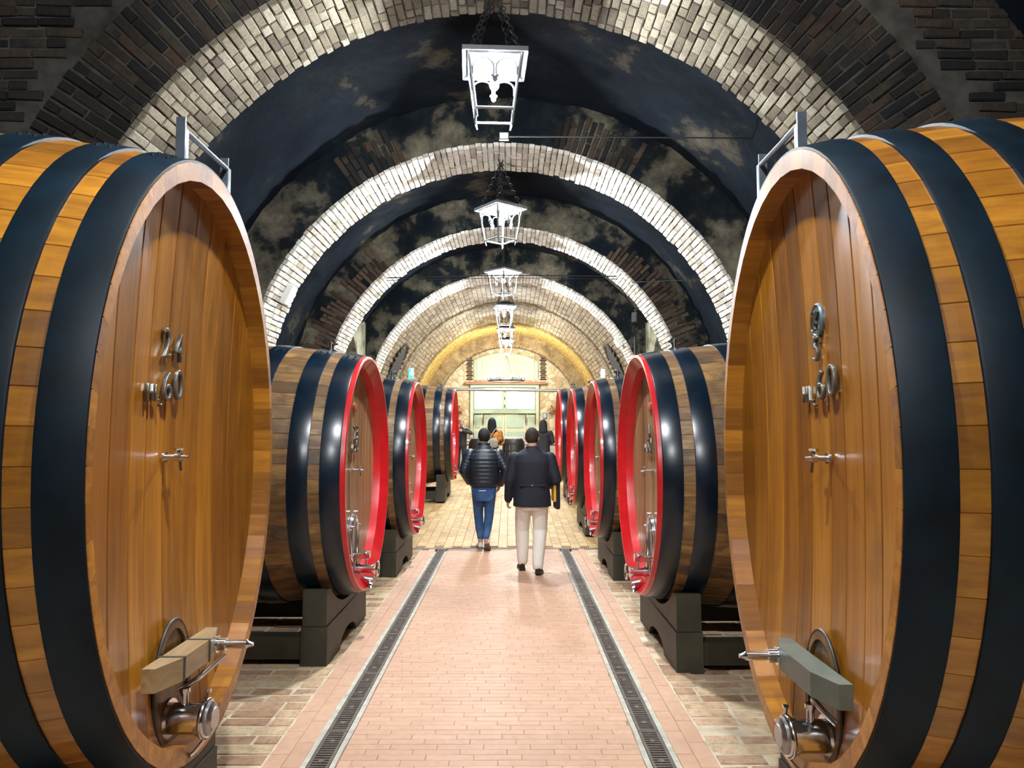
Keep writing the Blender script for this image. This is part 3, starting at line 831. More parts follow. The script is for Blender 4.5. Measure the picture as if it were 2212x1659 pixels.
    for side in (0, 1):
        for k in range(nb):
            y0, y1 = edges[k]+.0012, edges[k+1]-.0012
            ys_ = [y0, y0+.004, (y0+y1)/2, y1-.004, y1]; of = [-.006, 0, 0, 0, -.006]
            vs = []; nz = 10
            for yy, o_ in zip(ys_, of):
                q = max(0.0, 1-(yy/hy)**2); zz = hz*math.sqrt(q)
                for i in range(nz+1):
                    z_ = -zz+2*zz*i/nz
                    s_ = sag*max(0, 1-(yy/hy)**2-(z_/hz)**2)
                    xx = -hd-s_+o_
                    vs.append((xx if side == 0 else -L-xx, yy, zc+z_))
            fs = [(j*(nz+1)+i, j*(nz+1)+i+1, (j+1)*(nz+1)+i+1, (j+1)*(nz+1)+i) for j in range(4) for i in range(nz)]
            if side == 1 and k: continue
            if side == 1:
                mb = MB(); mb.lathe((-L+hd, 0, zc), (1, 0, 0), [(0, 1), (.03, 1)], 40, ell=(hy, hz)); mb.build('back_head', mats[1], root); continue
            mb = MB(); mb.add(vs, fs); mb.build('head_board', mats[1], root)
    return root
def valve_big(par, x, side, q):
    v = D.objects.new('drain_valve', None); COL.objects.link(v); v.parent = par; v.location = (x+.018, q*.8, .645)
    mb = MB(); mb.lathe((0, 0, 0), (1, 0, 0), [(0, .07), (.02, .07), (.02, .055), (.125, .055), (.125, .062), (.14, .062)], 22); mb.build('body', M['steel'], v, 40)
    mb = MB(); mb.torus((.152, 0, 0), (1, 0, 0), .062, .012, 24, 8); mb.tube([(.152, -.02, .068), (.152, 0, .10), (.165, .0, .10)], .008, 6)
    mb.build('clamp_ring', M['steel'], v, 50)
    mb = MB(); mb.lathe((.15, 0, 0), (1, 0, 0), [(0, .058), (.022, .058), (.03, .04), (.034, .038), (.034, .0)], 22, caps=False); mb.build('cap', M['steel_d'], v, 40)
    mb = MB(); mb.tube([(.07, 0, .05), (.07, 0, .10)], .014, 10); mb.lathe((.07, 0, .095), (0, 0, 1), [(0, .02), (.015, .02)], 10)
    if side < 0: mb.tube([(.05, 0, .10), (.10, .03, .13), (.19, .07, .21)], [.012, .011, .009], 8)
    else: mb.tube([(.05, -.02, .115), (.06, .06, .115), (.05, .17, .10)], [.012, .011, .009], 8)
    mb.build('lever', M['steel'], v, 50)
    mb = MB(); mb.tube([(.16, -.03, -.06), (.12, -.02, -.11), (.05, .0, -.17), (.02, .05, -.22)], .007, 6); mb.build('drip_chain', M['steel'], v, 50)
BIGH = [(.003, .130), (.205, .315), (.455, .590)]
def big_hoops(L): return BIGH+[(L-b, L-a) for a, b in reversed(BIGH)]
def dress_big(c0, digits, bar_mat, straps, crest, lever_side, hd, boltsign):
    x = -hd-.040; q = -.07 if lever_side < 0 else .11
    c = c0
    glyph(c, digits[0], q-.055 if len(digits) == 2 else q-.07, 2.015 if len(digits) == 2 else 1.99, .115 if len(digits) == 2 else .095, x, M['pewter'])
    if len(digits) == 2: glyph(c, digits[1], q+.045, 2.005, .115, x, M['pewter'])
    glyph(c, 'H', q-.175, 1.83, .062, x, M['pewter']); glyph(c, 'L', q-.125, 1.83, .062, x, M['pewter'])
    glyph(c, '.', q-.092, 1.812, .062, x, M['pewter'])
    glyph(c, '6', q-.042, 1.855, .112, x, M['pewter'], .9); glyph(c, '0', q+.05, 1.865, .118, x, M['pewter'], .9)
    spigot(c, x, q-.02, 1.60, 1)
    if crest:
        cr = D.objects.new('crest', None); COL.objects.link(cr); cr.parent = c; cr.location = (x, q-.07, 2.10)
        mb = MB(); mb.lathe((0, 0, 0), (1, 0, 0), [(0, .062), (.012, .062), (.018, .056), (.014, .052), (.012, 0.001)], 26, ell=(.80, 1)); mb.build('plate', M['crest'], cr, 30)
        mb = MB()   # raised rampant figure, abstract relief
        mb.tube([(.02, -.022, -.03), (.022, -.005, .0), (.02, .012, .022), (.02, .022, .03)], [.006, .011, .009, .006], 7)
        mb.tube([(.02, .0, .0), (.02, .02, -.018)], .005, 6); mb.tube([(.02, -.012, -.012), (.02, .006, -.036)], .005, 6); mb.tube([(.02, -.018, .0), (.02, -.028, .02), (.02, -.018, .032)], .004, 6)
        mb.build('relief', M['pewter'], cr, 40)
        mb = MB(); mb.box((.006, 0, -.075), (.014, .035, .022), bev=.003); mb.build('hanger', M['pewter'], cr)
    else:
        mb = MB(); mb.lathe((x-.008, q, 2.15), (1, 0, 0), [(0, .055), (.0015, .055)], 22, ell=(.7, 1)); mb.build('crest_mark', M['mark'], c)
    # hatch
    h = D.objects.new('hatch', None); COL.objects.link(h); h.parent = c; h.location = (-hd-.012, q*.6, .765)
    mb = MB(); mb.lathe((.002, 0, 0), (1, 0, 0), [(0, .235), (.008, .235), (.010, .20), (-.006, .198), (-.008, .001)], 30, ell=(.62, 1)); mb.build('door', M['doorwood'], h, 30)
    mb = MB(); mb.torus((.006, 0, 0), (1, 0, 0), .232, .006, 40, 6, ell=(.62, 1)); mb.build('seal', M['rubber'], h, 50)
    poly = [(-.265, 0), (.265, 0), (.265, .045), (.14, .085), (-.14, .085), (-.265, .045)]
    mb = MB(); mb.prism(poly, (.02, 0, .055), (0, 1, 0), (1, 0, 0), (0, 0, .080)); br = mb.build('clamp_bar', bar_mat, h)
    if straps:
        for q_ in (-.13, .09):
            mb = MB(); mb.box((.058, q_, .095), (.10, .012, .084)); mb.build('strap', M['strap'], br)
    mb = MB(); by = .17*boltsign
    mb.lathe((.095, by, .095), (1, 0, 0), [(0, .034), (.012, .034), (.012, .026), (.045, .026), (.045, .017), (.125, .017), (.13, .013), (.15, .008)], 6 if False else 12); mb.build('bolt', M['steel'], br, 35)
    valve_big(c, x, lever_side, q)
def make_rail(par, zc, rz, ya, yb):
    r = D.objects.new('top_rail', None); COL.objects.link(r); r.parent = par; r.location = (-.035, 0, 2.66)
    for yy in (ya, yb):
        mb = MB(); mb.box((0, yy, .085), (.034, .008, .19)); mb.box((.014, yy+.014*(1 if yb > ya else -1), .065), (.006, .028, .15)); mb.build('post', M['galv'], r)
    mb = MB(); mb.tube([(.008, ya, .135), (.008, yb, .135)], .010, 8); mb.build('bar', M['galv'], r)
HD = .125
HDB = .078
LBIG = 2.08
bigs = []
for nm, X, Y, rot, dig, lab in (('L', -1.165, 2.846, 0, '24', 'big oval honey-oak cask numbered 24 in the left foreground'), ('R', 1.01, 2.715, PI, '5', 'big oval honey-oak cask numbered 5 with round crest in the right foreground')):
    c = make_cask('wine_cask', .795, 1.11, LBIG, .115, 1.60, big_hoops(LBIG), 56, .068, .030, HDB, (M['stave_l'], M['head_l'], M['hoop_b']), True)
    c.location = (X, Y, 0); c.rotation_euler = (0, 0, rot); tag(c, lab, 'wine cask', 'oval honey-oak casks')
    dress_big(c, dig, M['bar_l'] if nm == 'L' else M['bar_r'], nm == 'L', nm == 'R', -1 if nm == 'L' else 1, HDB, 1 if nm == 'L' else -1)
    make_rail(c, 1.60, 1.11, *((-.205, .205) if nm == 'L' else (.125, -.285)))
    bigs.append(c)

RH = [(.030, .165), (.245, .385), (.575, .725)]
LRED = 1.96; ZR = 1.355; RR = .945
def dress_red(c):
    x = -HD-.012
    mb = MB(); mb.lathe((x, 0, 1.888), (1, 0, 0), [(0, .042), (.014, .042), (.02, .034), (.02, .001)], 18); mb.build('badge', M['badge'], c, 40)
    spigot(c, x, 0, 1.37, 1)
    h = D.objects.new('steel_hatch', None); COL.objects.link(h); h.parent = c; h.location = (x, 0, .80)
    mb = MB(); mb.lathe((0, 0, 0), (1, 0, 0), [(0, .215), (.012, .215), (.02, .19), (.012, .165), (.004, .001)], 32, ell=(.66, 1)); mb.build('door', M['steel_d'], h, 30)
    mb = MB(); mb.torus((.02, 0, 0), (1, 0, 0), .20, .012, 36, 8, ell=(.66, 1)); mb.build('flange', M['steel'], h, 50)
    for a in range(6):
        mb = MB(); an = a*PI/3+.5; mb.lathe((.01, .15*math.cos(an), .23*math.sin(an)), (1, 0, 0), [(0, .010), (.035, .010)], 8); mb.build('stud', M['steel'], h)
    mb = MB(); mb.prism([(-.10, 0), (.10, 0), (.10, .03), (.06, .11), (-.06, .11), (-.10, .03)], (.01, 0, -.105), (0, 1, 0), (1, 0, 0), (0, 0, .012))
    for s in (-1, 1): mb.box((.06, s*.055, -.12), (.10, .01, .05))
    mb.lathe((.05, 0, -.12), (1, 0, 0), [(0, .02), (.08, .02), (.08, .035), (.10, .035)], 12); mb.build('latch_bracket', M['steel'], h, 40)
    mb = MB()
    for s in (-1, 1): mb.tube([(.035, s*.035, -.14), (.035, s*.035, -.25)], .007, 8)
    mb.build('sight_tube', M['steel'], h, 50)
    v = D.objects.new('drain_valve', None); COL.objects.link(v); v.parent = c; v.location = (x, 0, .565)
    mb = MB(); mb.lathe((0, 0, 0), (1, 0, 0), [(0, .055), (.015, .055), (.015, .036), (.06, .036), (.06, .043), (.075, .043), (.075, .034), (.17, .034), (.17, .044), (.19, .044)], 20); mb.build('body', M['steel'], v, 40)
    mb = MB(); mb.torus((.215, 0, 0), (1, 0, 0), .055, .009, 22, 6); mb.tube([(.215, -.05, 0), (.215, .05, 0)], .006, 6); mb.tube([(.215, 0, -.05), (.215, 0, .05)], .006, 6); mb.tube([(.18, 0, 0), (.225, 0, 0)], .014, 8)
    mb.build('hand_wheel', M['steel'], v, 50)
    mb = MB(); mb.tube([(.12, 0, .03), (.12, 0, .075)], .008, 8); mb.tube([(.09, 0, .075), (.15, 0, .095)], .008, 8); mb.build('lever', M['steel'], v, 50)
    # drip scoop
    mb = MB(); ring0 = [(.01, .055*math.cos(a), -.06-.035*math.sin(a)) for a in [PI*i/10 for i in range(11)]]
    ring1 = [(.16, .075*math.cos(a), -.085-.075*math.sin(a)) for a in [PI*i/10 for i in range(11)]]
    n = 11; mb.add(ring0+ring1, [(i, i+1, n+i+1, n+i) for i in range(10)])
    mb.add([(p[0], p[1]*.95, p[2]+.004) for p in ring0]+[(p[0], p[1]*.95, p[2]+.004) for p in ring1], [(i, i+1, n+i+1, n+i) for i in range(10)])
    mb.build('drip_scoop', M['steel'], v, 50)
    b = D.objects.new('bung_valve', None); COL.objects.link(b); b.parent = c; b.location = (-.33, 0, ZR+RR+.07)
    mb = MB(); mb.lathe((0, 0, 0), (0, 0, 1), [(-.02, .04), (.0, .04), (.0, .022), (.05, .022), (.055, .03), (.07, .03), (.072, .01)], 14); mb.torus((0, 0, .055), (0, 1, 0), .03, .006, 14, 6); mb.tube([(-.04, 0, .04), (.05, .02, .05)], .008, 6)
    mb.build('fitting', M['steel'], b, 40)
red0 = make_cask('wine_cask', RR, RR, LRED, .10, ZR, RH+[(LRED-b, LRED-a) for a, b in reversed(RH)], 58, .085, .085, HD, (M['stave_r'], M['head_r'], M['hoop_r']), False)
dress_red(red0)
reds = [('L', 6.17, 'red-rimmed dark-hooped cask, nearest of the left red row', ('2', '3')), ('L', 9.42, 'red-rimmed cask, second of the left red row beside the cross drain', ('2', '2')),
        ('L', 15.85, 'red-rimmed cask standing alone far down the left side', ('2', '0')),
        ('R', 6.02, 'red-rimmed dark-hooped cask, nearest of the right red row', ('4',)), ('R', 9.22, 'red-rimmed cask, second of the right red row at the cross drain', ('3',)),
        ('R', 12.32, 'red-rimmed cask, third of the right red row on the rising floor', ('2',)), ('R', 15.65, 'red-rimmed cask, farthest of the right red row', ('1',))]
XL, XR_ = -1.165, 1.01
cask_pos = []
copies = [red0]+[copy_tree(red0) for _ in reds[1:]]
for c, (sd, y, lab, dg) in zip(copies, reds):
    c.location = (XL if sd == 'L' else XR_, y, fz(y)); c.rotation_euler = (0, 0, 0 if sd == 'L' else PI); tag(c, lab, 'wine cask', 'red-rimmed casks')
    x = -HD-.008
    for i, ch in enumerate(dg): glyph(c, ch, (i-(len(dg)-1)/2)*.10, 1.675, .125, x, M['pewter'])
    glyph(c, 'H', -.15, 1.545, .07, x, M['pewter']); glyph(c, 'L', -.10, 1.545, .07, x, M['pewter'])
    glyph(c, '5', -.03, 1.57, .125, x, M['pewter']); glyph(c, '0', .06, 1.57, .125, x, M['pewter'])
# cradles
def make_cradle(ry, rz, zc, w, hb, hs, L, big):
    t = thing('cask_cradle', 'x', 'cradle')
    for fx, nm in ((-.155, 'front'), (-L+.155, 'rear')):
        x0, x1 = fx-.19, fx
        hw = w/2
        # base with arched foot cutout
        poly = [(-hw, 0), (-.30, 0)]+[(-.30*math.cos(PI*i/12), .115*math.sin(PI*i/12)) for i in range(1, 12)]+[(.30, 0), (hw, 0), (hw-.01, hb), (-hw+.01, hb)]
        mb = MB(); mb.prism(poly, (x1, 0, 0), (0, 1, 0), (0, 0, 1), (x0-x1, 0, 0)); mb.build('base_block', M['cradle'], t)
        e = .076 if big else .071
        def top(yy):
            q = 1-(yy/(ry+e))**2
            return zc-(rz+e)*math.sqrt(max(q, 0))
        pl = [(-hw+.012, hb+.004), (hw-.012, hb+.004), (hw-.02, hs)]
        k = 18; ym = hw-.14
        for i in range(k+1):
            yy = ym-2*ym*i/k; pl.append((yy, min(hs, top(yy))))
        pl.append((-hw+.02, hs))
        mb = MB(); mb.prism(pl, (x1-.008, 0, 0), (0, 1, 0), (0, 0, 1), (x0-x1+.016, 0, 0)); mb.build('saddle_block', M['cradle'], t)
    for s in (-1, 1):
        mb = MB(); mb.box((-L/2, s*(w/2-.12), .12), (L-.69, .14, .16)); mb.build('side_beam', M['cradle'], t)
    return t
cr0 = make_cradle(RR, RR, ZR, 1.46, .28, .545, LRED, False)
CRL = ['nearest red cask on the left', 'second red cask on the left', 'lone far red cask on the left', 'nearest red cask on the right', 'second red cask on the right', 'third red cask on the right', 'farthest red cask on the right']
for i, (sd, y, lab, dg) in enumerate(reds):
    c = cr0 if i == 0 else copy_tree(cr0)
    c.location = (XL if sd == 'L' else XR_, y, fz(y)); c.rotation_euler = (0, 0, 0 if sd == 'L' else PI)
    tag(c, 'olive-black block cradle under the '+CRL[i], 'cradle', 'cask cradles')
crb = make_cradle(.795, 1.11, 1.60, 1.20, .28, .60, LBIG, True)
for i, (x, y, rot, n) in enumerate(((XL, 2.846, 0, 'left'), (XR_, 2.715, PI, 'right'))):
    c = crb if i == 0 else copy_tree(crb); c.location = (x, y, 0); c.rotation_euler = (0, 0, rot)
    tag(c, 'dark block cradle below the big oval cask in the %s foreground' % n, 'cradle', 'cask cradles')

# ------------------------------------------------------------------ end wall: doors, lunette, fittings
dr = D.objects.new('door_1', None); COL.objects.link(dr); dr.location = (-.22, YE, fz(YE)); struct(dr, 'tall pale double doors with bright glazed upper panels')
W2 = 1.35; HT = 3.18
def pb(name, x0, x1, z0, z1, d, mat, y=0.0, par=dr, bev=.004):
    mb = MB(); mb.box(((x0+x1)/2, y-d/2, (z0+z1)/2), (x1-x0, d, z1-z0), bev=bev); return mb.build(name, mat, par)
pb('frame_post', -W2, -W2+.12, 0, HT, .12, M['cream']); pb('frame_post', W2-.12, W2, 0, HT, .12, M['cream']); pb('frame_head', -W2, W2, HT-.14, HT, .14, M['sage']); pb('transom', -W2+.12, W2-.12, 2.02, 2.16, .11, M['sage'])
for x0, x1 in ((-W2+.14, -.06), (.06, W2-.14)):
    p = pb('glazed_panel', x0, x1, 2.17, HT-.15, .04, M['sage'])
    mb = MB(); mb.box(((x0+x1)/2, -.05, 2.60), (x1-x0-.08, .02, .76)); mb.build('pane', M['glass'], p)
# notice pinned on the left pane
nb_ = pb('notice', -.98, -.58, 2.30, 2.80, .008, M['sign_white'], -.065)
for k in range(5): 
    mb = MB(); mb.box((-.96+k*.075, -.075, 2.43), (.012, .004, .22)); mb.build('printed_line', M['galv'], nb_)
mb = MB(); mb.box((-.78, -.075, 2.56), (.36, .004, .02)); mb.build('printed_line', M['galv'], nb_)
for (a, b) in ((-.90, 2.70), (-.72, 2.70), (-.68, 2.66), (-.64, 2.70), (-.74, 2.65)):
    mb = MB(); mb.box((a, -.075, b), (.035, .004, .03)); mb.build('printed_mark', M['shirt_b'], nb_)
pb('mullion', -.05, .05, 2.16, HT-.12, .10, M['sage']); 
for z in (2.25, 2.55, 2.85): pb('lock_plate', -.02, .02, z, z+.12, .12, M['strap'])
for x0, x1 in ((-W2+.13, -.86), (-.84, -.01), (.01, .84), (.86, W2-.13)):
    lf = pb('door_leaf', x0, x1, .02, 2.01, .05, M['cream'], .02)
    for z0, z1 in ((.12, 1.32), (1.46, 1.92)):
        mb = MB(); mb.box(((x0+x1)/2, -.042, (z0+z1)/2), (x1-x0-.16, .022, z1-z0), bev=.01); mb.build('panel', M['sage'], lf)
    # corner iron straps
    mb = MB(); s = -1 if x0 < 0 else 1; xe = x0+.02 if s < 0 else x1-.02
    mb.box((xe-s*.14, -.05, 1.985), (.28, .012, .02)); mb.box((xe, -.05, 1.78), (.025, .012, .40)); mb.build('corner_strap', M['strap'], lf)
    for z in (1.15, 1.70):
        mb = MB(); mb.box((xe+s*.06, -.05, z), (.02, .014, .30)); mb.box((xe, -.05, z), (.02, .014, .22)); mb.box((xe+s*.03, -.05, z), (.06, .014, .02)); mb.build('hinge', M['strap'], lf)
# lunette boards
lu = D.objects.new('window_1', None); COL.objects.link(lu); lu.location = (-.16, YE-.02, 0); struct(lu, 'pale green boarded lunette above the doors')
rl = 2.62
for k in range(8):
    x0 = -1.26+k*.315; x1 = x0+.311
    zt = [CZ+math.sqrt(rl**2-(x+.05)**2) for x in (x0, x1)]
    mb = MB(); mb.prism([(x0, 3.66), (x1, 3.66), (x1, zt[1]), (x0, zt[0])], (0, 0, 0), (1, 0, 0), (0, 0, 1), (0, -.03, 0)); mb.build('board', M['sage'], lu)
mb = MB(); mb.box((.55, -.045, 4.02), (.02, .03, .72)); mb.box((.88, -.045, 4.37), (.66, .03, .02)); mb.build('hatch_trim', M['cream'], lu)
# brick quoins beside the lunette
for s, xx in ((-1, -1.60), (1, 1.30)):
    for i in range(14):
        mb = MB(); mb.box((xx, YE-.01, 3.7+i*.075), (.26-(i % 2)*.08, .05, .062), bev=.006); mb.build('quoin_brick', M['face3'], wb)
t = thing('lintel_beam', 'brown timber beam hung level above the far doors', 'beam', (-.18, YE-.2, 3.54))
mb = MB(); mb.box((0, 0, 0), (3.16, .12, .11), bev=.01); mb.build('timber', M['beam'], t)
for x in (-1.1, 1.1):
    mb = MB(); mb.tube([(x, 0, .05), (x, 0, 1.35)], .008, 6); mb.build('hanger_rod', M['kerb'], t)
# chandelier ring
t = thing('chandelier', 'ring chandelier with candle bulbs hanging before the far doors', 'chandelier', (-.14, 26.75, 3.48))
mb = MB(); mb.torus((0, 0, 0), (0, 0, 1), .62, .028, 36, 8); mb.torus((0, 0, .06), (0, 0, 1), .62, .012, 36, 6); mb.build('ring', M['iron'], t, 50)
mb = MB()
for k in range(4):
    a = k*PI/2+.4; mb.tube([(.6*math.cos(a), .6*math.sin(a), .05), (0, 0, .9), ], .008, 6)
mb.tube([(0, 0, .9), (0, 0, 1.72)], .01, 6); mb.build('suspension', M['iron'], t)
for k in range(10):
    a = k*PI/5; mb = MB(); mb.lathe((.66*math.cos(a), .66*math.sin(a), 0), (0, 0, 1), [(0, .03), (.02, .04), (.02, .016), (.12, .016)], 10); mb.build('candle_holder', M['iron'], t)
    mb = MB(); mb.sphere((.66*math.cos(a), .66*math.sin(a), .16), (.025, .025, .045), 10, 8); mb.build('candle_bulb', M['bulb'], t, 60)
ld = D.lights.new('candle_light', 'POINT'); ld.energy = 110; ld.color = (1.0, 0.86, 0.55); ld.shadow_soft_size = 0.35
lo = D.objects.new('candle_light', ld); COL.objects.link(lo); lo.parent = t; lo.location = (0, 0, .30)

# steel pipe over the far casks, on two wall posts
t = thing('steel_pipe', 'bare steel pipe crossing the aisle above the far casks', 'pipe', (CX, 17.45, 2.66))
mb = MB(); mb.tube([(-3.3, 0, 0), (-1.2, 0, 0), (1.2, 0, -.03), (3.3, 0, -.03)], .036, 12); mb.build('tube', M['steel_d'], t, 50)
for x in (-3.28, 3.28):
    mb = MB(); mb.lathe((x, 0, 0 if x < 0 else -.03), (1, 0, 0), [(-.02, .075), (.02, .075)], 16); mb.build('wall_flange', M['steel_d'], t, 40)

# cables and small fittings on the vault
def cable(pts, lab, r=.008):
    mb = MB(); P = [Vector(p) for p in pts]; n = 14; out = []
    for i in range(len(P)-1):
        for k in range(n): out.append(P[i].lerp(P[i+1], k/n))
    out.append(P[-1]); mb.tube(out, r, 6)
    return tag(mb.build('cable', M['cable'], None, 50), lab, 'cable', 'cables across the vault')
cable([(-.02, 8.2, 5.02), (3.05, 8.2, 5.0)], 'thin cable stretched right from the nearest lantern junction box')
cable([(-2.28, 13.6, 4.52), (CX, 13.55, 4.56), (1.98, 13.6, 4.55)], 'doubled dark cable stretched across the bay in front of the third arch', .010)
cable([(-2.30, 13.65, 4.48), (CX, 13.6, 4.52), (2.0, 13.65, 4.51)], 'lower of the doubled cables in front of the third arch', .006)
cable([(2.25, 13.5, 4.42), (3.45, 11.2, 4.02)], 'short conduit on the right haunch before the third arch')
t = thing('junction_box', 'small grey junction box on the cable below the nearest lantern', 'junction box', (-.07, 8.2, 5.02))
mb = MB(); mb.box((0, 0, 0), (.12, .05, .09), bev=.008); mb.build('case', M['steel_d'], t); mb = MB(); mb.box((0, -.028, 0), (.09, .01, .06), bev=.004); mb.build('lid', M['white_box'], t)
def wall_box(lab, a, y, r, d, rz, name, cat, extra=None):
    p = arc(r, a, y); t = thing(name, lab, cat, p)
    t.rotation_euler = (0, a+PI, 0)
    mb = MB(); mb.box((0, 0, d[2]/2), d, bev=.012); mb.build('case', M['white_box'], t)
    mb = MB(); mb.box((0, 0, d[2]+.004), (d[0]*.8, d[1]*.8, .012), bev=.004); mb.build('cover', M['white_box'] if not extra else M[extra], t)
    return t
wall_box('white emergency light box on the left of the second arch', math.radians(-64), A0+PITCH+.52, R0-.02, (.30, .20, .10), 0, 'emergency_light', 'emergency light', 'sign_white')
wall_box('white emergency light box on the right of the fourth arch', math.radians(58), A0+3*PITCH+.4, R0-.02, (.24, .30, .12), 0, 'emergency_light', 'emergency light', 'sign_white')
t = thing('exit_sign', 'green running-man exit sign on the left of the tan vault', 'exit sign', (-3.02, 22.55, 3.42))
mb = MB(); mb.box((0, 0, 0), (.16, .06, .34), bev=.01); mb.build('case', M['white_box'], t); mb = MB(); mb.box((0, -.035, 0), (.14, .012, .30)); pn = mb.build('panel', M['green_sign'], t)
mb = MB(); mb.box((.02, -.043, .02), (.05, .006, .16)); mb.box((-.03, -.043, .0), (.03, .006, .05)); mb.sphere((.02, -.043, .12), (.025, .004, .025), 8, 6); mb.build('pictogram', M['sign_white'], pn)
t = thing('wall_light', 'small white wall light on the right of the tan vault', 'wall light', (2.84, 22.55, 3.42))
mb = MB(); mb.box((0, 0, 0), (.14, .08, .30), bev=.02); mb.build('case', M['white_box'], t); mb = MB(); mb.box((0, -.045, 0), (.10, .02, .24), bev=.006); mb.build('diffuser', M['sign_white'], t)
t = thing('loudspeaker', 'small black loudspeaker on a bracket right of the third arch', 'loudspeaker', (2.70, 15.35, 4.05))
mb = MB(); mb.box((0, 0, 0), (.28, .20, .22), .4, bev=.015); mb.build('cabinet', M['black_box'], t); mb = MB(); mb.box((.02, -.10, .13), (.30, .06, .015), .4); mb.build('hood', M['cradle'], t); mb = MB(); mb.tube([(0, .05, 0), (.35, .1, -.05)], .018, 8); mb.build('bracket', M['iron'], t)
t = thing('conduit_pipe', 'dark vertical conduit down the wall right of the third arch', 'conduit', (3.02, 17.8, 2.5))
mb = MB(); mb.tube([(0, 0, 0), (0, 0, 1.45)], .03, 8); mb.build('tube', M['cable'], t, 50)
for z in (.35, 1.0): mb = MB(); mb.box((.02, .02, z), (.10, .06, .025)); mb.build('clip', M['iron'], t)
for s, x, lab in ((-1, -1.98, 'dark hooded wall lamp left of the far doors'), (1, 1.62, 'dark hooded wall lamp right of the far doors')):
    t = thing('wall_lamp', lab, 'wall lamp', (x, YE-.25, 2.45))
    mb = MB(); mb.lathe((0, 0, 0), (0, 0, 1), [(0, .20), (.02, .19), (.10, .08), (.14, .03)], 16); mb.build('shade', M['beam'], t, 40); mb = MB(); mb.tube([(0, 0, .13), (0, .1, .22), (0, .24, .20)], .014, 8); mb.build('arm', M['iron'], t)
t = thing('keypad', 'grey-blue control box on the stone wall right of the doors', 'control box', (1.36, YE-.03, 2.26))
mb = MB(); mb.box((0, 0, 0), (.16, .06, .22), bev=.012); mb.build('case', M['crest'], t); mb = MB(); mb.box((0, -.032, .0), (.11, .012, .16), bev=.004); mb.build('cover', M['galv'], t)
# counter, railing, barrel tables
t = thing('serving_counter', 'long white serving counter in front of the far doors', 'counter', (-.1, 26.2, fz(26)))
mb = MB(); mb.box((0, 0, 1.0), (4.4, .7, .06), bev=.01); mb.build('top', M['cloth_w'], t)
for k in range(5): mb = MB(); mb.box((-1.74+k*.87, -.02, .48), (.85, .6, .96), bev=.012); mb.build('panel', M['cloth_w'], t)
t = thing('metal_railing', 'thin grey metal railing in front of the white counter', 'railing', (-.1, 24.6, fz(24)))
for z in (1.12, .88): mb = MB(); mb.tube([(-2.3, 0, z), (2.3, 0, z)], .018 if z > 1 else .022, 8); mb.build('rail', M['galv'] if z > 1 else M['strap'], t)
for k in range(6): mb = MB(); mb.tube([(-2.25+k*.9, 0, 0), (-2.25+k*.9, 0, 1.12)], .018, 8); mb.build('post', M['galv'], t)
for x, lab in ((-.86, 'dark upright barrel table left of the aisle behind the puffer jacket'), (.10, 'dark upright barrel table between the two walkers')):
    t = thing('barrel_table', lab, 'barrel table', (x, 21.0, fz(21)), 0, 'dark upright barrels')
    for k in range(16):
        a0, a1 = 2*PI*k/16+.01, 2*PI*(k+1)/16-.01; mb = MB(); vs = []
        for z, r in ((0, .27), (.2, .31), (.5, .335), (.8, .325), (1.02, .30), (1.10, .27), (1.12, .24)): vs += [(r*math.cos(a0), r*math.sin(a0), z), (r*math.cos((a0+a1)/2)*1.004, r*math.sin((a0+a1)/2)*1.004, z), (r*math.cos(a1), r*math.sin(a1), z)]
        mb.add(vs, [(3*i+j, 3*i+j+1, 3*i+j+4, 3*i+j+3) for i in range(6) for j in range(2)]); mb.build('stave', M['barrel_d'], t)
    mb = MB(); mb.lathe((0, 0, 1.08), (0, 0, 1), [(0, .25), (.045, .25)], 24); mb.build('top', M['barrel_d'], t)
    for z, r in ((.12, .298), (.35, .328), (.78, .33), (1.0, .308)): mb = MB(); mb.lathe((0, 0, z), (0, 0, 1), [(-.02, r), (.02, r)], 24, caps=False); mb.build('hoop', M['iron'], t)

# ------------------------------------------------------------------ people
def remeshed(mb, voxel, smooth=3, name='body'):
    me = D.meshes.new('tmp'); me.from_pydata(mb.v, [], mb.f); me.update()
    o = D.objects.new('tmp', me); COL.objects.link(o)
    m = o.modifiers.new('r', 'REMESH'); m.mode = 'VOXEL'; m.voxel_size = voxel
    if smooth: k = o.modifiers.new('s', 'SMOOTH'); k.factor = 0.5; k.iterations = smooth
    dg = bpy.context.evaluated_depsgraph_get(); out = D.meshes.new_from_object(o.evaluated_get(dg))
    D.objects.remove(o); D.meshes.remove(me); out.name = name
    return out
def put(me, mat, par, name):
    me.materials.clear(); me.materials.append(mat); me.shade_smooth(); me.name = name
    return obj(name, me, par)
def seg(mb, pts, rad, n=14, up=None):
    """smooth tapered limb with rounded ends"""
    P = [Vector(p) for p in pts]; out, rs = [], []
    for i in range(len(P)-1):
        for k in range(6):
            u = k/6.0; out.append(P[i].lerp(P[i+1], u))
            a, b = rad[i], rad[i+1]
            if isinstance(a, tuple): rs.append((a[0]+(b[0]-a[0])*u, a[1]+(b[1]-a[1])*u))
            else: rs.append(a+(b-a)*u)
    out.append(P[-1]); rs.append(rad[-1])
    mb.tube(out, rs, n, up=up)
    for p, r in ((P[0], rad[0]), (P[-1], rad[-1])):
        if not isinstance(r, tuple): mb.sphere(p, r*.98, 12, 8)
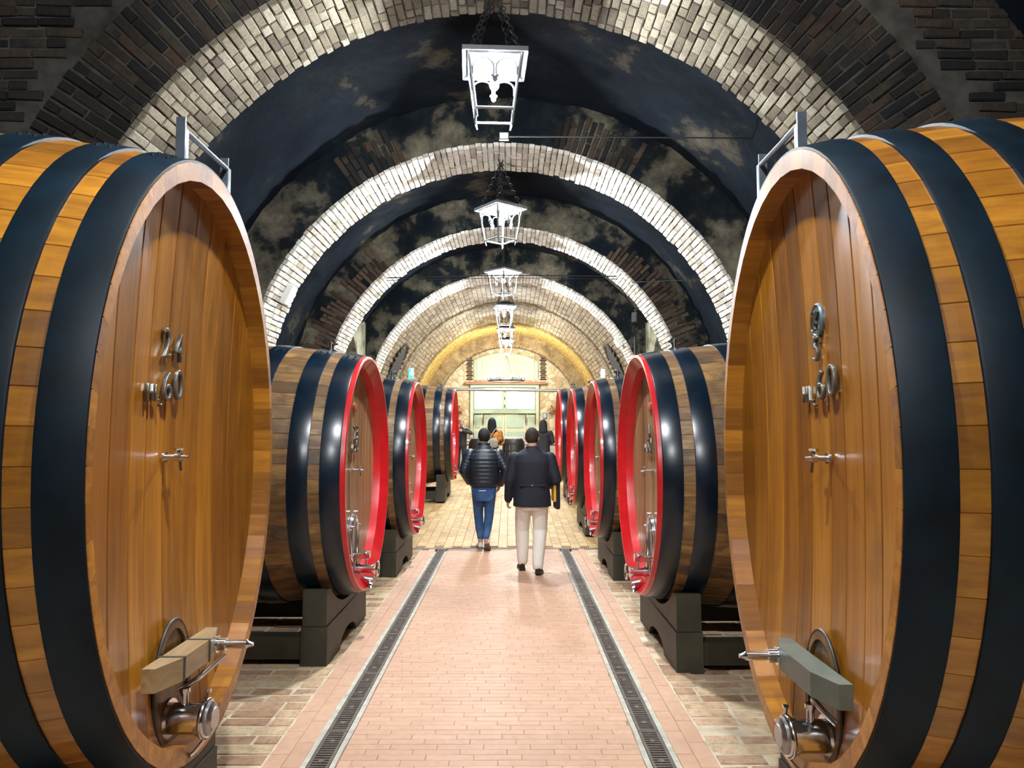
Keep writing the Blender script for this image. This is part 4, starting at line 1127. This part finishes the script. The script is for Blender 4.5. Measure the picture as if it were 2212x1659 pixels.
def sections(mb, secs, n=28, rib=0.0, step=0.0):
    """torso from (z, x, y, half width, half depth)"""
    rings = []
    S_ = []
    for i in range(len(secs)-1):
        k = 1 if not step else max(1, int((secs[i+1][0]-secs[i][0])/step))
        for q in range(k): u = q/k; S_.append(tuple(secs[i][j]+(secs[i+1][j]-secs[i][j])*u for j in range(5)))
    S_.append(secs[-1])
    for z, cx, cy, a, b in S_:
        w = rib*abs(math.sin(PI*z/.055)) if rib else 0.0
        ring = []
        for k in range(n):
            t = 2*PI*k/n; ct, st = math.cos(t), math.sin(t)
            e = 0.82
            ring.append((cx+(a+w)*math.copysign(abs(ct)**e, ct), cy+(b+w)*math.copysign(abs(st)**e, st), z))
        rings.append(ring)
    mb.loft(rings)
def hand(mb, w, d, palm, side, s=1.0, curl=0.7):
    """w wrist, d pointing direction, palm normal, side: thumb direction"""
    w, d, palm, side = Vector(w), Vector(d).normalized(), Vector(palm).normalized(), Vector(side).normalized()
    c = w+d*.05*s
    seg(mb, [w, w+d*.045*s, w+d*.09*s], [(.030*s, .020*s), (.042*s, .016*s), (.040*s, .014*s)], 12, up=palm)
    for k, (o, L) in enumerate(((-.030, .062), (-.010, .074), (.010, .080), (.030, .070))):
        p = w+d*.085*s+side*o*s; q = d.copy(); pts = [p]
        for j, f in enumerate((.42, .33, .25)):
            a = curl*(.45+.35*j); q2 = (d*math.cos(a*(j+1)*.7)+palm*math.sin(a*(j+1)*.7)).normalized(); p = p+q2*L*f*s; pts.append(p)
        seg(mb, pts, [.0098*s, .0092*s, .0085*s, .0072*s], 8)
    p = w+d*.025*s+side*.034*s
    seg(mb, [p, p+(d*.6+side*.7+palm*.25).normalized()*.035*s, p+(d*.95+side*.45+palm*.4).normalized()*.066*s], [.013*s, .011*s, .0085*s], 8)
def head_parts(mb, c, yaw, s=1.0, tilt=0.0):
    """skull, jaw, nose, brow, ears around head centre, facing +Y turned by yaw; returns matrix"""
    Mh = Matrix.Translation(c) @ Matrix.Rotation(yaw, 4, 'Z') @ Matrix.Rotation(tilt, 4, 'X') @ Matrix.Scale(s, 4)
    k = MB(Mh)
    k.sphere((0, -.008, .022), (.076, .098, .098), 20, 14)
    k.sphere((0, .030, -.040), (.058, .066, .075), 16, 12)
    k.sphere((0, .052, -.094), (.030, .030, .022), 12, 8)
    k.tube([(0, .090, .022), (0, .106, -.012), (0, .112, -.028)], [.009, .012, .015], 8)
    k.sphere((0, .083, .034), (.052, .016, .012), 12, 6)
    k.sphere((0, .086, -.058), (.024, .014, .012), 10, 6)
    for sx in (-1, 1):
        k.sphere((sx*.080, -.004, -.008), (.012, .022, .034), 10, 8); k.sphere((sx*.045, .062, -.022), (.026, .024, .024), 10, 8)
    mb.v += []; o = len(mb.v)
    mb.v += k.v; mb.t += k.t; mb.f += [[o+i for i in f] for f in k.f]
    return Mh
def face_bits(par, Mh):
    for sx in (-1, 1):
        mb = MB(Mh); mb.sphere((sx*.031, .084, .012), (.014, .009, .008), 10, 8); e = mb.build('eye', M['eye_w'], par, 60)
        mb = MB(Mh); mb.sphere((sx*.031, .0915, .012), (.006, .003, .006), 8, 6); mb.build('iris', M['hair_d'], e, 60)
    mb = MB(Mh); mb.sphere((0, .099, -.060), (.022, .006, .007), 10, 6); mb.build('lips', M['lip'], par, 60)
def hair_cap(par, Mh, mat, grow=1.0, front=.055, back=-.055, name='hair'):
    mb = MB(Mh); n, m = 32, 20; vs = []; idx = {}
    def P(i, j, r):
        ph = -PI/2+PI*j/m; t = 2*PI*i/n
        return Vector((r*.0835*math.cos(ph)*math.cos(t), -.008+r*.106*math.cos(ph)*math.sin(t), .022+r*.108*math.sin(ph)))
    fs = []
    for r in (grow, .93):
        for j in range(m+1):
            for i in range(n): idx[(i, j, r)] = len(vs); vs.append(P(i, j, r))
    def keep(i, j):
        p = P(i+.5, j+.5, 1.0); u = (p.y+.114)/.212
        lim = back+(front-back)*max(0, min(1, (u-.35)/.5))
        return p.z > lim
    for j in range(m):
        for i in range(n):
            if keep(i, j):
                i2 = (i+1) % n
                fs.append((idx[(i, j, grow)], idx[(i2, j, grow)], idx[(i2, j+1, grow)], idx[(i, j+1, grow)]))
                if j and not keep(i, j-1): fs.append((idx[(i, j, .93)], idx[(i2, j, .93)], idx[(i2, j, grow)], idx[(i, j, grow)]))
    mb.add(vs, fs)
    return mb.build(name, mat, par, 70)
def shoe(par, heel, toe_dir, pitch, up_mat, sole_mat, L=.285, name='shoe'):
    """heel point on ground, direction, pitch raises the heel about the toe"""
    d = Vector((toe_dir[0], toe_dir[1], 0)).normalized(); s = Vector((d.y, -d.x, 0))
    F = frame(heel, s, d, (0, 0, 1)) @ Matrix.Translation((0, L*.72, .0)) @ Matrix.Rotation(-pitch, 4, 'X') @ Matrix.Translation((0, -L*.72, 0))
    out = [(0, .034), (.06, .037), (.13, .040), (.19, .048), (.24, .045), (.27, .030), (L, .008)]
    mb = MB(F)
    def ring(z, k): return [(w*k, y, z) for y, w in out]+[(-w*k, y, z) for y, w in reversed(out)]
    mb.loft([ring(0, 1), ring(.026, 1.02)]); so = mb.build('sole', sole_mat, None, 40)
    mb = MB(F); rings = []
    for y, w, h in ((.004, .026, .085), (.03, .034, .10), (.07, .037, .105), (.11, .038, .092), (.15, .041, .078), (.20, .044, .062), (.245, .041, .052), (.275, .022, .042)):
        rings.append([(w*math.cos(t), y, .02+max(0.0, h-.02)*max(0, math.sin(t))) for t in [PI*k/12 for k in range(13)]]+[(-w, y, .02)])
    mb.loft(rings); sh = mb.build(name, up_mat, par, 60); so.parent = sh
    return F
def figure(name, label, loc, rz, group=None):
    return thing(name, label, 'person', loc, rz, group)

# --- walker in the navy blazer
p = figure('person', 'person in navy blazer and pale chinos walking away on the right', (.265, 9.0, 0), math.radians(-1))
Hc = Vector((.0, .02, 1.605))
LS, LE, LWr = Vector((-.215, .0, 1.362)), Vector((-.268, -.02, 1.10)), Vector((-.290, .07, .865))
RS, RE, RW = Vector((.215, .0, 1.362)), Vector((.290, -.05, 1.10)), Vector((.225, .20, 1.02))
LH, LK, LA = Vector((-.095, 0, .90)), Vector((-.120, .13, .49)), Vector((-.115, .14, .10))
RHp, RK, RA = Vector((.095, 0, .90)), Vector((.095, .05, .49)), Vector((.062, -.16, .09))
mb = MB(); Mh = head_parts(mb, Hc, -.10, 1.0)
seg(mb, [(0, -.005, 1.40), (0, .0, 1.55)], [.062, .056])
sections(mb, [(.84, 0, 0, .14, .09), (.95, 0, 0, .15, .10), (1.10, 0, 0, .135, .09), (1.30, 0, 0, .155, .10), (1.40, 0, 0, .16, .08), (1.45, 0, 0, .09, .06)], 20)
for a, b, c in ((LS, LE, LWr), (RS, RE, RW)): seg(mb, [a, b, c], [.048, .040, .029])
for a, b, c in ((LH, LK, LA), (RHp, RK, RA)): seg(mb, [a, b, c], [.075, .052, .038])
for a in (LA, RA): seg(mb, [a, a+Vector((0, .0, -.035)), a+Vector((0, .13, -.06))], [.036, .034, .026])
hand(mb, LWr, LWr-LE+Vector((0, .02, 0)), (1, .15, 0), (.1, 1, .1), 1.0, .9); hand(mb, RW, (-.35, .9, -.05), (-.6, -.1, -.6), (-.1, 0, 1), 1.0, .9)
put(remeshed(mb, .0075, 2), M['skin'], p, 'body')
face_bits(p, Mh); hair_cap(p, Mh, M['hair_b'], 1.0, .06, -.062)
mb = MB()
sections(mb, [(.785, 0, .005, .232, .165), (.90, 0, .0, .225, .16), (1.04, 0, -.005, .205, .145), (1.18, 0, -.005, .215, .15), (1.32, 0, -.005, .23, .145), (1.405, 0, -.005, .205, .115), (1.455, 0, -.005, .125, .085), (1.485, 0, .0, .082, .075), (1.51, 0, .005, .073, .068)], 28)
for a, b, c in ((LS, LE, LWr), (RS, RE, RW)): seg(mb, [a, b, c], [.078, .066, .050])
bl = put(remeshed(mb, .011, 4), M['blazer'], p, 'blazer')
mb = MB(); mb.box((0, -.152, 1.045), (.30, .012, .028), bev=.004); mb.build('back_belt', M['blazer'], bl)
mb = MB(); mb.lathe((.0, -.158, 1.045), (0, -1, 0), [(0, .013), (.006, .011)], 12); mb.build('button', M['steel_d'], bl)
mb = MB(); mb.lathe(LWr+Vector((-.045, -.03, .06)), (-1, -.3, 0), [(0, .010), (.005, .008)], 10); mb.build('cuff_button', M['steel_d'], bl)
mb = MB()
sections(mb, [(.74, 0, 0, .15, .12), (.82, 0, 0, .175, .125), (.95, 0, 0, .175, .12)], 24)
for a, b, c in ((LH, LK, LA+Vector((0, 0, .012))), (RHp, RK, RA+Vector((0, 0, .012)))): seg(mb, [a, b, (b+c)/2, c], [.108, .086, .078, .064])
put(remeshed(mb, .011, 3), M['chino'], p, 'trousers')
shoe(p, (LA.x, LA.y-.06, 0), (-.12, 1), .0, M['shoe_k'], M['rubber']); shoe(p, (RA.x, RA.y-.065, 0), (.12, 1), .10, M['shoe_k'], M['rubber'])
# what he carries under the arm
t = thing('folder', 'yellow-edged dark folder held under the right arm of the blazer wearer', 'folder', (.265+.265, 9.02, .79), 0)
mb = MB(); mb.box((.035, .05, .13), (.05, .26, .34), .1, bev=.02); mb.build('cover', M['blazer'], t)
mb = MB(); mb.box((.0, .03, .18), (.03, .20, .26), .1, bev=.006); mb.build('sheet', M['yellow_p'], t)

# --- walker in the puffer jacket
p = figure('person', 'person in navy quilted puffer jacket and jeans walking away on the left', (-.375, 10.62, 0), math.radians(2))
Hc = Vector((.0, .02, 1.60))
LS, LE, LWr = Vector((-.205, .0, 1.352)), Vector((-.285, -.05, 1.12)), Vector((-.20, .10, .95))
RS, RE, RW = Vector((.205, .0, 1.352)), Vector((.315, -.06, 1.13)), Vector((.235, .10, .92))
LH, LK, LA = Vector((-.088, 0, .88)), Vector((-.075, .14, .48)), Vector((-.045, .20, .085))
RHp, RK, RA = Vector((.088, 0, .88)), Vector((.075, .06, .48)), Vector((.035, -.14, .155))
mb = MB(); Mh = head_parts(mb, Hc, .12, 1.0)
seg(mb, [(0, -.005, 1.40), (0, .0, 1.55)], [.060, .055])
sections(mb, [(.84, 0, 0, .13, .09), (.95, 0, 0, .14, .095), (1.10, 0, 0, .13, .085), (1.30, 0, 0, .15, .095), (1.40, 0, 0, .15, .075), (1.45, 0, 0, .085, .06)], 20)
for a, b, c in ((LS, LE, LWr), (RS, RE, RW)): seg(mb, [a, b, c], [.046, .038, .028])
for a, b, c in ((LH, LK, LA), (RHp, RK, RA)): seg(mb, [a, b, c], [.070, .048, .036])
seg(mb, [LA, LA+Vector((0, .0, -.03)), LA+Vector((0, .12, -.05))], [.034, .032, .025]); seg(mb, [RA, RA+Vector((0, .03, -.03)), RA+Vector((0, .10, -.10))], [.034, .032, .025])
hand(mb, LWr, (.4, .7, -.5), (.7, -.3, 0), (.3, .5, .7), 1.0, .9); hand(mb, RW, (-.25, .5, -.75), (-.8, -.2, 0), (0, .8, .4), 1.0, .9)
put(remeshed(mb, .0075, 2), M['skin'], p, 'body')
face_bits(p, Mh); hair_cap(p, Mh, M['hair_d'], 1.03, .05, -.075)
mb = MB()
sections(mb, [(.905, 0, .0, .185, .14), (.93, 0, 0, .205, .155), (1.05, 0, 0, .215, .16), (1.20, 0, -.005, .225, .16), (1.32, 0, -.005, .222, .15), (1.40, 0, -.005, .18, .115), (1.445, 0, -.005, .11, .09), (1.48, 0, .0, .085, .08), (1.525, 0, .005, .078, .075)], 28, rib=.008, step=.011)
for a, b, c in ((LS, LE, LWr), (RS, RE, RW)):
    P = []; rs = []
    for i in range(28):
        u = i/27; q = a.lerp(b, u*2) if u < .5 else b.lerp(c, u*2-1); P.append(q); r = (.084-.020*u*2) if u < .5 else (.064-.012*(u*2-1)); rs.append(r+.006*abs(math.sin(PI*i/2.6)))
    mb.tube(P, rs, 16); mb.sphere(a, .084, 14, 10); mb.sphere(b, .066, 12, 8)
put(remeshed(mb, .0085, 2), M['puffer'], p, 'puffer_jacket')
mb = MB(); sections(mb, [(.840, 0, 0, .156, .114), (.92, 0, 0, .165, .12)], 24); put(remeshed(mb, .011, 2), M['shirt_b'], p, 'shirt')
mb = MB(); mb.box((-.02, -.121, .848), (.10, .008, .012), bev=.003); mb.build('shirt_tag', M['shoe_w'], p)
mb = MB()
sections(mb, [(.70, 0, 0, .13, .11), (.78, 0, 0, .160, .118), (.87, 0, 0, .162, .115)], 24)
for a, b, c in ((LH, LK, LA+Vector((0, 0, .055))), (RHp, RK, RA+Vector((0, .01, .05)))): seg(mb, [a, b, (b+c)/2+Vector((0, -.015, 0)), c], [.094, .068, .062, .045])
put(remeshed(mb, .010, 3), M['denim'], p, 'jeans')
shoe(p, (LA.x, LA.y-.06, 0), (-.08, 1), .0, M['shoe_w'], M['sole']); shoe(p, (RA.x+.005, RA.y-.085, 0), (.06, 1), .62, M['shoe_w'], M['sole'])

# --- figures further back
def far_person(label, loc, rz, s, top_mat, low_mat, hair_mat, pose, longhair=False, cap=None):
    p = figure('person', label, loc, rz); mb = MB(); K = lambda v: Vector(v)*s
    arms = pose['arms']
    Mh = head_parts(mb, K((0, .02, 1.60)), pose.get('yaw', 0), s)
    seg(mb, [K((0, 0, 1.40)), K((0, 0, 1.55))], [.058*s, .053*s])
    sections(mb, [tuple(x*s for x in q) for q in ((.84, 0, 0, .13, .085), (1.1, 0, 0, .12, .08), (1.3, 0, 0, .145, .09), (1.4, 0, 0, .145, .07), (1.45, 0, 0, .08, .055))], 18)
    for a in arms: seg(mb, [K(q) for q in a[:3]], [.043*s, .036*s, .027*s]); hand(mb, K(a[2]), a[3], a[4], a[5], s, .8)
    legs = [((sx*.09, 0, .90), (sx*.10, .02, .48), (sx*.10, .0, .08)) for sx in (-1, 1)]
    for l in legs: seg(mb, [K(q) for q in l], [.07*s, .048*s, .036*s]); seg(mb, [K(l[2]), K((l[2][0], .12, .035))], [.034*s, .026*s])
    put(remeshed(mb, .010, 2), M['skin'], p, 'body'); face_bits(p, Mh)
    mb = MB(); sections(mb, [tuple(x*s for x in q) for q in ((.84, 0, 0, .18, .13), (1.05, 0, 0, .175, .125), (1.3, 0, 0, .195, .13), (1.39, 0, 0, .17, .10), (1.44, 0, 0, .10, .075), (1.47, 0, 0, .07, .065))], 22)
    for a in arms: seg(mb, [K(a[0]), K(a[1]), K(a[1]).lerp(K(a[2]), .92)], [.072*s, .058*s, .045*s])
    put(remeshed(mb, .013, 3), top_mat, p, 'jacket')
    mb = MB(); sections(mb, [tuple(x*s for x in q) for q in ((.76, 0, 0, .14, .11), (.92, 0, 0, .155, .11))], 20)
    for l in legs: seg(mb, [K(q) for q in l], [.092*s, .068*s, .055*s])
    put(remeshed(mb, .013, 3), low_mat, p, 'trousers')
    for l in legs: shoe(p, (l[2][0]*s, -.06*s, 0), (0, 1), 0, M['shoe_k'], M['rubber'])
    if longhair:
        mb = MB(); mb.loft([[(a*math.cos(t)*s, (y+b*math.sin(t))*s, z*s) for t in [2*PI*k/18 for k in range(18)]] for z, y, a, b in ((1.30, -.085, .07, .03), (1.40, -.075, .115, .05), (1.50, -.045, .118, .075), (1.60, -.01, .108, .102), (1.68, .0, .088, .095), (1.725, .0, .045, .055), (1.735, 0, .01, .012))])
        put(remeshed(mb, .012, 3), hair_mat, p, 'hair')
    else: hair_cap(p, Mh, hair_mat, 1.02, .055, -.06)
    return p
hang = lambda sx: ((sx*.19, 0, 1.37), (sx*.25, -.03, 1.10), (sx*.26, .05, .86), (0, .1, -1), (-sx, 0, 0), (0, 1, 0))
fold = lambda sx: ((sx*.19, 0, 1.37), (sx*.27, -.03, 1.12), (sx*.12, .20, 1.08), (-sx, .6, 0), (0, -.3, -.8), (0, .3, .8))
w = far_person('person in orange patterned jacket with long black hair and grey backpack', (-.44, 18.0, fz(18)), .05, .965, M['orange'], M['dark_cloth'], M['hair_d'], dict(arms=[hang(-1), fold(1)]), True)
bp = thing('backpack', 'grey-green sling backpack worn over the orange jacket', 'backpack', (-.42, 17.79, fz(18)+.95))
mb = MB(); sections(mb, [(.0, 0, 0, .10, .05), (.05, 0, 0, .135, .07), (.16, 0, 0, .135, .065), (.22, 0, 0, .09, .04)], 20); put(remeshed(mb, .012, 3), M['grey_bag'], bp, 'bag')
mb = MB(); mb.tube([(-.10, .01, .15), (-.03, .035, .30), (.06, .05, .44), (.09, .10, .47)], [(.03, .008)]*4, 8); mb.build('strap', M['grey_bag'], bp, 50)
far_person('person in black top with hand raised to the chin by the stone wall', (-1.58, 24.05, fz(24)), PI-.3, 1.0, M['dark_cloth'], M['dark_cloth'], M['hair_g'],
           dict(arms=[((.19, 0, 1.37), (.34, .14, 1.22), (.08, .22, 1.40), (-.6, -.1, .6), (-.2, -1, 0), (0, 0, 1)), ((-.19, 0, 1.37), (-.36, .0, 1.26), (-.10, .20, 1.34), (.9, .2, .3), (0, -1, 0), (0, 0, 1))], yaw=.5))
far_person('person in dark coat mostly hidden behind the blazer wearer', (.86, 19.2, fz(19)), -.2, .95, M['dark_cloth'], M['dark_cloth'], M['hair_d'], dict(arms=[fold(-1), fold(1)]), True)
